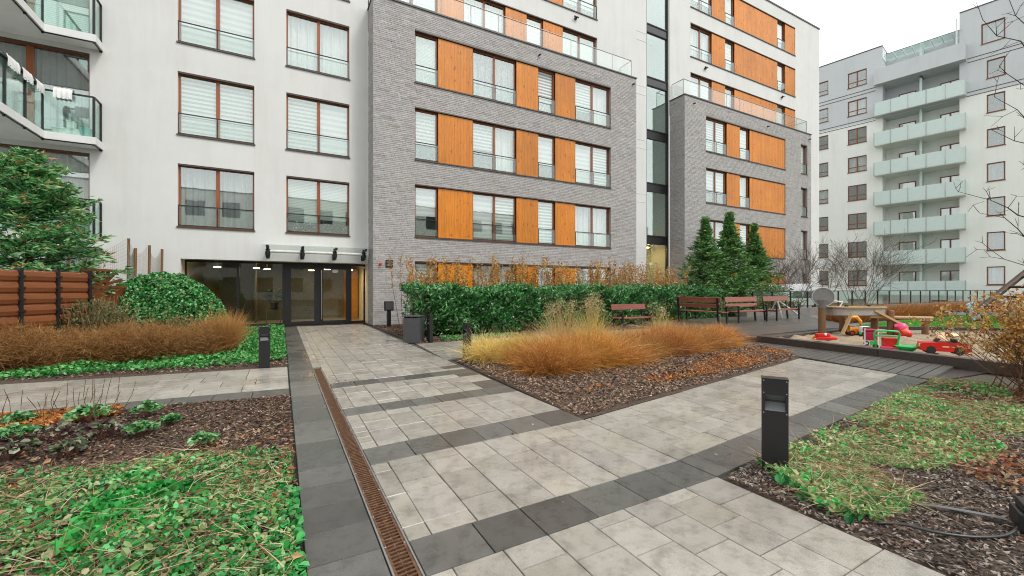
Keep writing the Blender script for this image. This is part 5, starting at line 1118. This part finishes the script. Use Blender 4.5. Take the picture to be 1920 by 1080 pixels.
tips = np.array(tips); k = 20; c = (tips[:, None, :] + rng.normal(0, .042, (len(tips), k, 3))).reshape(-1, 3); keep = rng.random(len(c)) < np.repeat(rng.random(len(tips)) < .85, k)
c = c[keep]; leaves('foliage', 'leaf', c, rng.normal(size=c.shape) + [0, 0, .3], rng.uniform(.03, .055, len(c)), rng.uniform(.022, .04, len(c)), pick([(.58, .33, .06), (.50, .22, .04), (.62, .44, .16), (.36, .16, .05), (.55, .40, .22)], len(c)), ys)

# ornamental grasses in the middle bed
def grass(label, x, y, rad, h, n, pal, tip, lean=(0, 0), group='dry ornamental grasses in the middle bed', up=1.3, name='ornamental_grass', plume=0, w=.0085, dome=False):
    t_ = thing(name, label, 'grass', (x, y, 0), 0, group); hue = rng.uniform(.72, 1.22) * np.array([1, rng.uniform(.86, 1.12), rng.uniform(.7, 1.3)]); pal = np.asarray(pal) * hue; tip = np.asarray(tip) * hue
    a = rng.uniform(0, 6.28, n); r_ = rad * np.sqrt(rng.random(n)) * .55
    b = np.c_[np.cos(a) * r_, np.sin(a) * r_, np.zeros(n)]; a2 = a + rng.normal(0, .7, n); o_ = np.c_[np.cos(a2), np.sin(a2), np.zeros(n)]; s2 = rng.random(n)[:, None]
    D = o_ * s2 * 1.05 + rng.normal(0, .28, (n, 3)) * [1, 1, .3] + [lean[0], lean[1], up]; L = rng.uniform(.45, 1.15, n) * h
    bend = o_ * (rad * .8 * s2) * rng.uniform(.3, 1.2, (n, 1)) + np.c_[rng.normal(0, .14, (n, 2)), -h * (.15 + .65 * s2[:, 0]) * rng.random(n)]
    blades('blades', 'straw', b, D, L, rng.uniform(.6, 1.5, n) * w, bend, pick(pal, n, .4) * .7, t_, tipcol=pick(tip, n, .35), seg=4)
    ns_ = max(40, n // 9); a3 = rng.uniform(0, 6.28, ns_); o3 = np.c_[np.cos(a3), np.sin(a3), np.zeros(ns_)]
    blades('loose_stalks', 'straw', o3 * rad * rng.uniform(.1, .75, (ns_, 1)) + [0, 0, h * .25], o3 * rng.uniform(.1, 1.2, (ns_, 1)) + [0, 0, 1], rng.uniform(.45, .95, ns_) * h, rng.uniform(.004, .007, ns_), rng.normal(0, .16, (ns_, 3)) + [0, 0, -.1], pick(tip, ns_, .3) * 1.05, t_, tipcol=pick([(.66, .48, .24), (.56, .36, .14), (.40, .22, .08)], ns_), seg=4)
    if dome:
        nd = n * 2; d_ = unit(rng.normal(size=(nd, 3))); d_[:, 2] = np.abs(d_[:, 2]); lm = 1 + .14 * np.sin(6 * d_[:, 0] + 4 * d_[:, 1] + x * 3) + .1 * np.sin(9 * d_[:, 1] - 5 * d_[:, 2] + y * 5)
        q_ = d_ * [rad * .92, rad * .92, h * .72] * (rng.uniform(.72, 1, nd) * lm)[:, None]
        dd = d_ * .6 + rng.normal(0, .55, (nd, 3)) + [0, 0, .35]; LL = rng.uniform(.07, .24, nd)
        blades('matted_tips', 'straw', q_, dd, LL, rng.uniform(.004, .009, nd), rng.normal(0, .05, (nd, 3)) + [0, 0, -.04], pick(pal, nd, .45), t_, tipcol=pick(tip, nd, .35), seg=2)
    if plume:
        m2 = plume; a = rng.uniform(0, 6.28, m2); b2 = np.c_[np.cos(a) * rad * .3, np.sin(a) * rad * .3, np.full(m2, h * .4)]; top = b2 + np.c_[rng.normal(0, rad * .5, (m2, 2)), rng.uniform(.5, .85, m2) * h]
        twigs('stalks', 'bark_attr', b2, top, np.full(m2, .003), np.full(m2, .0015), (.50, .36, .16), t_, 3)
        c = (top[:, None, :] + rng.normal(0, 1, (m2, 16, 3)) * [.045, .045, .08]).reshape(-1, 3); leaves('plumes', 'straw', c, rng.normal(size=c.shape) + [0, 0, 1], .045, .010, pick([(.60, .47, .27), (.52, .38, .20)], len(c)), t_)
    return t_
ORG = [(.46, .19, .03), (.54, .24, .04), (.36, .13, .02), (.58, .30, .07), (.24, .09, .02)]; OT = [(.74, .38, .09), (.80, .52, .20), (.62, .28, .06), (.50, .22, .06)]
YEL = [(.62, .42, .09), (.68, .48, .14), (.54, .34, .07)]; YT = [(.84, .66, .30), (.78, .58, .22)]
spots = [(3.95, 6.05, .62), (4.55, 6.25, .7), (4.3, 6.8, .7), (5.2, 6.35, .72), (5.1, 6.95, .7), (5.9, 6.45, .72), (5.8, 7.1, .7), (6.6, 6.55, .72), (6.6, 7.2, .7), (7.35, 6.65, .72), (7.4, 7.3, .7), (8.1, 6.75, .74), (8.3, 7.35, .7), (8.9, 6.9, .72), (9.2, 7.3, .7), (9.6, 6.95, .62), (10.2, 7.15, .6)]
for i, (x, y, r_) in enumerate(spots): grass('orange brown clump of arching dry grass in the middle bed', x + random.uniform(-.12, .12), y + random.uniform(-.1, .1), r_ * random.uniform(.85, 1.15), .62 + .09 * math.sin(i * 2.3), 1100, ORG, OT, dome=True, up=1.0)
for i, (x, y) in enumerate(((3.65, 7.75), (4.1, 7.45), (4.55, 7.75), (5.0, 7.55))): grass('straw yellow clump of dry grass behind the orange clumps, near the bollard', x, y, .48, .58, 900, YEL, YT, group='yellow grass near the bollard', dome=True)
grass('tall feathery straw coloured grass rising above the orange clumps', 5.5, 7.75, .42, .95, 1100, YEL, YT, group='tall grass', plume=45, up=1.7); grass('upright pale straw tuft right of the tall feathery grass', 6.3, 7.7, .26, 1.05, 700, YEL, YT, group='tall grass', up=2.6, plume=40)
grass('wispy pale grass tuft in front of the lone bench', 9.2, 8.3, .3, .8, 500, YEL, YT, group='tall grass', plume=25)
n_ = 2500; b = np.c_[rng.uniform(3.3, 9, n_), rng.uniform(7.75, 8.25, n_), np.zeros(n_)]; blades('pale_grass_fringe', 'straw', b, np.c_[rng.normal(0, .4, (n_, 2)), np.ones(n_)], rng.uniform(.3, .6, n_), .006, rng.normal(0, .1, (n_, 3)), pick([(.42, .40, .24), (.34, .36, .20), (.5, .44, .26)], n_), kind='stuff')
# low orange hedge beyond the sandpit
lh = thing('russet_hedge', 'low russet twig hedge in front of the glass balustrade', 'hedge', (22.0, 8.9, 0)); n_ = 15000
b = np.c_[rng.uniform(-2.2, 14, n_), rng.uniform(-.45, .45, n_), rng.uniform(0, .3, n_)]; b[:, 1] += -.03 * b[:, 0]
blades('twigs', 'straw', b, np.c_[rng.normal(0, .9, (n_, 2)), np.ones(n_)], rng.uniform(.3, .7, n_), .016, rng.normal(0, .08, (n_, 3)), pick([(.26, .10, .03), (.36, .14, .04), (.20, .08, .025)], n_), lh, tipcol=pick([(.48, .22, .07), (.40, .17, .05)], n_))
# brown twig hedge on the left with green-grey shrub behind
bh = thing('brown_twig_hedge', 'dense brown orange twig hedge left of the entrance lawn', 'hedge', (-3.0, 11.0, 0)); n_ = 17000
b = np.c_[rng.uniform(-2.9, 1.75, n_), rng.uniform(-.55, .6, n_), rng.uniform(0, .38, n_)]; b[:, 1] += np.where(b[:, 0] > 0, .18 * b[:, 0], 0)
ht = .8 + .25 * np.sin(b[:, 0] * 3.3) + .2 * np.sin(b[:, 0] * 7.1 + 2)
blades('twigs', 'straw', b, np.c_[rng.normal(.1, .95, n_), rng.normal(-.1, .95, n_), rng.uniform(.4, 1.2, n_)], rng.uniform(.2, .55, n_) * ht, rng.uniform(.005, .012, n_), rng.normal(0, .11, (n_, 3)), pick([(.12, .055, .018), (.20, .09, .028), (.08, .036, .014)], n_, .4), bh, tipcol=pick([(.44, .23, .075), (.34, .16, .05), (.52, .29, .11), (.24, .11, .04)], n_, .35))
n_ = 14000; b = np.c_[rng.uniform(-2.9, 1.8, n_), rng.uniform(-.75, .6, n_), np.zeros(n_)]; v_ = (b[:, 1] + .08) / .68
b[:, 2] = .66 * np.sqrt(np.clip(1 - np.abs(v_) ** 2.4, 0.02, 1)) * rng.uniform(.7, 1.05, n_) * (1 + .1 * np.sin(b[:, 0] * 4.1) + .06 * np.sin(b[:, 0] * 9.7)); b[:, 1] += np.where(b[:, 0] > 0, .18 * b[:, 0], 0)
blades('outer_twigs', 'straw', b, np.c_[rng.normal(.1, .8, n_), v_ * .6 + rng.normal(0, .6, n_), rng.uniform(-.1, 1.1, n_)], rng.uniform(.06, .2, n_), rng.uniform(.004, .008, n_), rng.normal(0, .05, (n_, 3)), pick([(.20, .095, .03), (.30, .14, .045), (.12, .055, .02)], n_, .4), bh, tipcol=pick([(.48, .27, .09), (.38, .19, .06), (.56, .34, .14)], n_, .35), seg=2)
n_ = 2600; b = np.c_[rng.uniform(1.5, 2.05, n_), rng.uniform(.1, 1.0, n_), rng.uniform(0, .4, n_)]
blades('side_twigs', 'straw', b, np.c_[rng.normal(.35, .4, (n_, 1)), rng.normal(0, .4, (n_, 1)), np.ones((n_, 1))], rng.uniform(.35, .7, n_), .009, rng.normal(0, .08, (n_, 3)), pick([(.26, .12, .04), (.36, .17, .05)], n_), bh, tipcol=pick([(.50, .28, .10), (.42, .22, .07)], n_))
gs = thing('grey_green_shrub', 'loose grey green shrub between the fence and the ivy mound', 'shrub', (-3.65, 12.35, 0)); c, d = shell(5200, (0, 0, 0), (1.15, .8, 1.15), 0, .5, .2)
leaves('foliage', 'leaf', c, d + rng.normal(size=c.shape) * .6, rng.uniform(.06, .11, len(c)), rng.uniform(.022, .04, len(c)), pick([(.12, .17, .07), (.18, .23, .10), (.08, .12, .05), (.24, .20, .09), (.16, .09, .04)], len(c)), gs)
n_ = 160; b = rng.normal(0, .4, (n_, 3)) * [1, .7, 0]; twigs('stems', 'bark_attr', b, b + np.c_[rng.normal(0, .35, (n_, 2)), rng.uniform(.7, 1.35, n_)], np.full(n_, .007), np.full(n_, .003), (.25, .15, .07), gs)
c, d = shell(2500, (1.5, .3, .0), (.95, .6, .75), 0, .4, .2); leaves('brown_foliage', 'leaf', c, d + rng.normal(size=c.shape) * .7, rng.uniform(.05, .1, len(c)), rng.uniform(.015, .03, len(c)), pick([(.24, .13, .05), (.32, .18, .07), (.18, .14, .06), (.16, .17, .07)], len(c)), gs)
n_ = 90; b = rng.normal(0, .3, (n_, 3)) * [1, .7, 0] + [1.5, .3, 0]; twigs('stems', 'bark_attr', b, b + np.c_[rng.normal(0, .35, (n_, 2)), rng.uniform(.4, .9, n_)], np.full(n_, .006), np.full(n_, .003), (.25, .15, .07), gs)
stake = tag(MB().box(-.025, .025, -.006, .006, 0, .36).box(-.025, .025, -.009, -.0061, .2, .35).build('plant_label', 'white_plastic', loc=(-1.15, 11.75, 0), rot=(R(4), R(-4), 0)), 'small white plant label stake in the ground cover', 'label')

# mulch chips, ground covers, litter
def hz(p): return 0.012 + relief(p[:, 0], p[:, 1], .018)
def chips(poly, n, pal, size=(.02, .055), name='mulch_chips', lift=.012):
    p_ = scatter(poly, n); k = len(p_); z = hz(p_) + rng.uniform(0, lift, k); a = rng.uniform(0, 6.28, k)
    D = np.c_[np.cos(a), np.sin(a), rng.normal(0, .25, k)]; L = rng.uniform(*size, k)
    leaves(name, 'chips', np.c_[p_, z], D, L, L * rng.uniform(.25, .6, k), pick(pal, k, .35), None, .2, .1, 'stuff')
MU = [(.055, .034, .023), (.12, .075, .05), (.20, .135, .092), (.34, .25, .18), (.03, .02, .015), (.16, .085, .05), (.10, .07, .06)]
chips([(-3.2, 2.0), (.09, 2.0), (.09, 6.5), (-3.2, 6.8)], 34000, MU); chips([(2.98, 3.85), (9.6, 4.95), (11, 6.6), (3.12, 8.1)], 52000, [tuple(1.3 * v for v in q) for q in MU] + [(.38, .28, .20), (.30, .21, .15), (.24, .15, .10)], (.025, .06))
chips([(2.96, .3), (7, .3), (9.0, 2.68), (2.96, 2.05)], 50000, [(.27, .23, .20), (.20, .165, .14), (.12, .095, .08), (.05, .04, .036), (.34, .29, .25), (.19, .12, .085), (.08, .06, .05)], (.015, .05)); chips([(3.15, 11.1), (9, 11.2), (9, 12.3), (3.2, 17.2)], 9000, MU + [(.28, .15, .08)], (.04, .09)); chips([(-3.8, 9.6), (.09, 9.0), (.09, 12), (-3.8, 10.2)], 7000, MU, (.03, .07))
def cover(name, poly, n, pal, size, hgt=.05, dens=None, dry=0, dens_amt=1.0, sd=1, flat=.6, mat='leaf', fringe=0.25):
    p_ = scatter(poly, n)
    v = clump(p_, sd, 1.1) + rng.normal(0, fringe, len(p_)); p_ = p_[v > (dens if dens is not None else -9)]; k = len(p_)
    a = rng.uniform(0, 6.28, k); hh = hgt * (.6 + .5 * clump(p_, sd + 3, 1.9))
    z = hz(p_) + .01 + np.clip(hh, .012, 1) * rng.random(k) ** .6
    cl_ = pick(pal, k, .22) * (1 + .25 * clump(p_, sd + 5, 2.3))[:, None]
    L = rng.uniform(.65, 1.35, k) * size
    leaves(name, mat, np.c_[p_, z], np.c_[np.cos(a), np.sin(a), rng.normal(.15, flat, k)], L, L * rng.uniform(.6, .85, k), cl_, None, .22, .12, 'stuff', oval=True)
    if dry:
        p_ = scatter(poly, dry); v = clump(p_, sd, 1.1) + rng.normal(0, fringe, len(p_)); p_ = p_[v > (dens if dens is not None else -9) - .2]; k = len(p_); a = rng.uniform(0, 6.28, k); a = np.where(p_[:, 0] * np.sign(p_[:, 0]) < .3, rng.uniform(1.8, 4.4, k), a)
        blades(name + '_stems', 'straw', np.c_[p_, hz(p_) + rng.uniform(.01, hgt * .9, k)], np.c_[np.cos(a), np.sin(a), rng.normal(.1, .2, k)], rng.uniform(.06, .24, k), rng.uniform(.0025, .006, k), np.c_[rng.normal(0, .05, (k, 2)), rng.normal(0, .02, k)], pick([(.52, .42, .25), (.42, .30, .16), (.64, .55, .36), (.30, .16, .09), (.18, .09, .05)], k), None, 'stuff')
VIN = [(.02, .25, .04), (.04, .34, .07), (.09, .44, .13), (.18, .52, .20), (.03, .28, .05), (.14, .28, .08), (.30, .42, .16), (.40, .40, .22), (.24, .36, .12), (.015, .12, .02), (.02, .17, .03)]
NL = [(-2.6, 1.4), (.06, 1.4), (.08, 4.05), (-.5, 4.45), (-1.3, 4.45), (-2.6, 4.8)]
cover('vinca_cover', NL, 21000, VIN, .040, .11, -.5, 10500, sd=2, flat=.8, fringe=.45)
cover('vinca_clump', [(-1.05, 3.1), (-.35, 3.1), (-.35, 3.75), (-1.05, 3.75)], 2200, [(.015, .20, .03), (.03, .30, .05), (.06, .40, .08)], .075, .13, -.05, sd=4, flat=.8)
cover('vinca_clump', [(-.25, 2.0), (.1, 2.0), (.1, 3.4), (-.25, 3.4)], 1500, [(.02, .22, .04), (.05, .34, .08), (.10, .38, .12)], .055, .09, .1, sd=6, flat=.8)
RI1 = [(3.05, 1.42), (3.35, 2.05), (4.15, 2.12), (4.1, 1.6), (3.75, 1.15), (3.25, 1.2)]; RI2 = [(4.1, 1.75), (4.45, 2.2), (9.0, 2.66), (9.2, 2.0), (7, 1.3), (5.2, 1.15), (4.4, 1.35)]
RIV = [(.05, .24, .05), (.12, .34, .09), (.26, .40, .14), (.38, .44, .20), (.44, .40, .22), (.05, .42, .10)]
cover('ivy_cover', RI1, 5200, [tuple(1.15 * v for v in q) for q in RIV], .040, .09, -.35, 3600, sd=3, fringe=.4, flat=.8); cover('ivy_cover', RI2, 21000, [tuple(1.15 * v for v in q) for q in RIV], .036, .08, -.16, 9500, sd=5, fringe=.35, flat=.8)
cover('ivy_clump', [(3.1, 1.3), (3.5, 1.2), (3.7, 1.6), (3.3, 2.0), (3.1, 1.9)], 900, [(.02, .24, .05), (.04, .34, .08)], .065, .11, .25, sd=8, flat=.8)
cover('clover_cover', [(-4.0, 9.75), (-1.4, 9.42), (.08, 9.6), (.08, 18.0), (-2.0, 18.0), (-.9, 12.6), (-1.2, 11.2), (-4, 10.5)], 24000, [(.02, .15, .022), (.045, .25, .045), (.10, .38, .09), (.03, .20, .03), (.18, .44, .14)], .06, .13, -.6, sd=9, flat=.8, fringe=.4)
cover('clover_cover', [(3.9, 11.2), (6.5, 11.25), (6.5, 11.9), (4.1, 12.0)], 1800, [(.08, .25, .06), (.14, .33, .10)], .06, .06, -.6, sd=11)
# leaf litter
LI = [(.48, .15, .025), (.56, .22, .035), (.36, .11, .025), (.48, .27, .09), (.24, .10, .04)]
def litter(poly, n, dens, sd, pal=LI, size=(.04, .08), name='leaf_litter', z=.02):
    p_ = scatter(poly, n); v = clump(p_, sd, 1.2) + rng.normal(0, .3, len(p_)); p_ = p_[v > dens]; k = len(p_); a = rng.uniform(0, 6.28, k); L = rng.uniform(*size, k)
    leaves(name, 'leaf', np.c_[p_, hz(p_) + z + rng.uniform(0, .04, k)], np.c_[np.cos(a), np.sin(a), rng.normal(0, .35, k)], L, L * .6, pick(pal, k, .3), None, .2, .2, 'stuff')
litter([(3.6, 4.75), (5.8, 5.0), (8.4, 5.9), (10.3, 5.7), (9.8, 5.1), (7.4, 4.72), (5, 4.45)], 8500, -.05, 3, size=(.025, .06)); litter([(-2.75, 5.9), (-1.6, 6.35), (-1.7, 6.72), (-2.75, 6.85)], 2600, -.5, 4); litter([(3.2, 4.3), (9, 5.2), (9.5, 6.2), (3.5, 5.6)], 2500, .2, 6, MU + [(.4, .3, .2), (.45, .22, .08)])
litter([(4.2, .5), (9, .8), (9, 2.6), (5, 2.0)], 6000, -.2, 7, [(.30, .17, .09), (.24, .12, .06), (.36, .24, .14), (.34, .10, .05), (.42, .30, .18)], (.03, .075)); litter([(-2.6, 1.5), (.1, 1.5), (.1, 4.6), (-2.6, 5.2)], 900, -.2, 8, [(.30, .12, .05), (.24, .11, .06), (.40, .26, .13)], (.03, .07), z=.06)
litter([(.15, -.5), (9, 1), (9, 4.4), (2.9, 7), (.15, 8)], 90, -9, 8, [(.35, .22, .1), (.2, .1, .05), (.5, .42, .3)], (.02, .05), 'path_leaves', -.01)
# heuchera and small perennials in the lower left bed
def perennial(x, y, r_, pal, label, n=130):
    t_ = thing('heuchera', label, 'plant', (x, y, .02), 0, 'small leafy plants in the left bed'); a = rng.uniform(0, 6.28, n); u = np.sqrt(rng.random(n)); h = .05 + .16 * r_ / .2 * (1 - u * .7) * rng.uniform(.6, 1.1, n)
    c = np.c_[np.cos(a) * u * r_, np.sin(a) * u * r_, h]; leaves('foliage', 'leaf', c, np.c_[np.cos(a), np.sin(a), rng.normal(.1, .35, n)], rng.uniform(.045, .085, n), rng.uniform(.035, .07, n), pick(pal, n, .35), t_, .15, .15, oval=True)
    b = np.zeros((24, 3)) + rng.normal(0, .02, (24, 3)) * [1, 1, 0]; twigs('stems', 'bark_attr', b, c[:24], np.full(24, .003), np.full(24, .002), (.16, .07, .05), t_, 3)
GR = [(.05, .24, .06), (.12, .36, .12), (.26, .46, .24), (.03, .15, .04), (.20, .36, .14)]; DKc = [(.12, .15, .08), (.18, .22, .13), (.10, .05, .05), (.28, .32, .22), (.06, .03, .03)]
for x, y, r_, p_, lb in ((-2.42, 6.35, .16, GR, 'small green leafy plant at the far left of the bed'), (-1.82, 6.2, .24, GR, 'broad green leafy plant in front of the orange litter'), (-1.33, 6.15, .17, GR, 'bright green plant nearest the dark path edging'), (-2.2, 5.75, .17, GR, 'green leafy plant low at the left of the bed'), (-1.2, 5.35, .15, GR, 'pale green plant beside the bare mulch'), (-1.5, 5.4, .22, DKc, 'dark mottled leafy plant in the mulch'), (-1.85, 5.55, .2, DKc, 'mottled plant between the two green plants'), (-2.0, 5.15, .2, DKc, 'purplish mottled plant at the left of the bed'), (-1.6, 5.0, .16, DKc, 'small mottled plant above the ground cover'), (-1.02, 5.62, .09, GR, 'single pale rosette on the mulch'), (-.62, 4.68, .13, GR, 'green tuft at the upper edge of the ground cover')): perennial(x, y, r_ * .8, p_, lb, 85)
n_ = 26; b = np.c_[rng.uniform(-2.5, -1.6, n_), rng.uniform(6.0, 6.6, n_), np.zeros(n_)]; up_ = np.c_[rng.normal(0, .06, (n_, 2)), rng.uniform(.2, .5, n_)]
twigs('dead_stalks', 'bark_attr', np.r_[b, b + up_ * .6], np.r_[b + up_ * .6, b + up_ + rng.normal(0, .03, (n_, 3))], np.full(2 * n_, .004), np.full(2 * n_, .0025), (.13, .08, .05), None, 4, 'stuff')
# lobby plant behind the glass
lp = thing('potted_plant', 'dark leafy potted plant on the lobby shelf behind the entrance glass', 'plant', (-.25, 20.05, .6)); lp.scale = (1.5, 1.5, 1.35); MB().lathe([(.09, 0), (.12, .2), (.10, .2)], n=14).build('pot', 'dark_metal', lp)
a = rng.uniform(0, 6.28, 60); c = np.c_[np.cos(a) * .16, np.sin(a) * .16, rng.uniform(.25, .6, 60)]; leaves('foliage', 'leaf', c, np.c_[np.cos(a), np.sin(a), rng.normal(.4, .3, 60)], .22, .06, pick([(.02, .06, .02), (.03, .09, .03)], 60), lp)
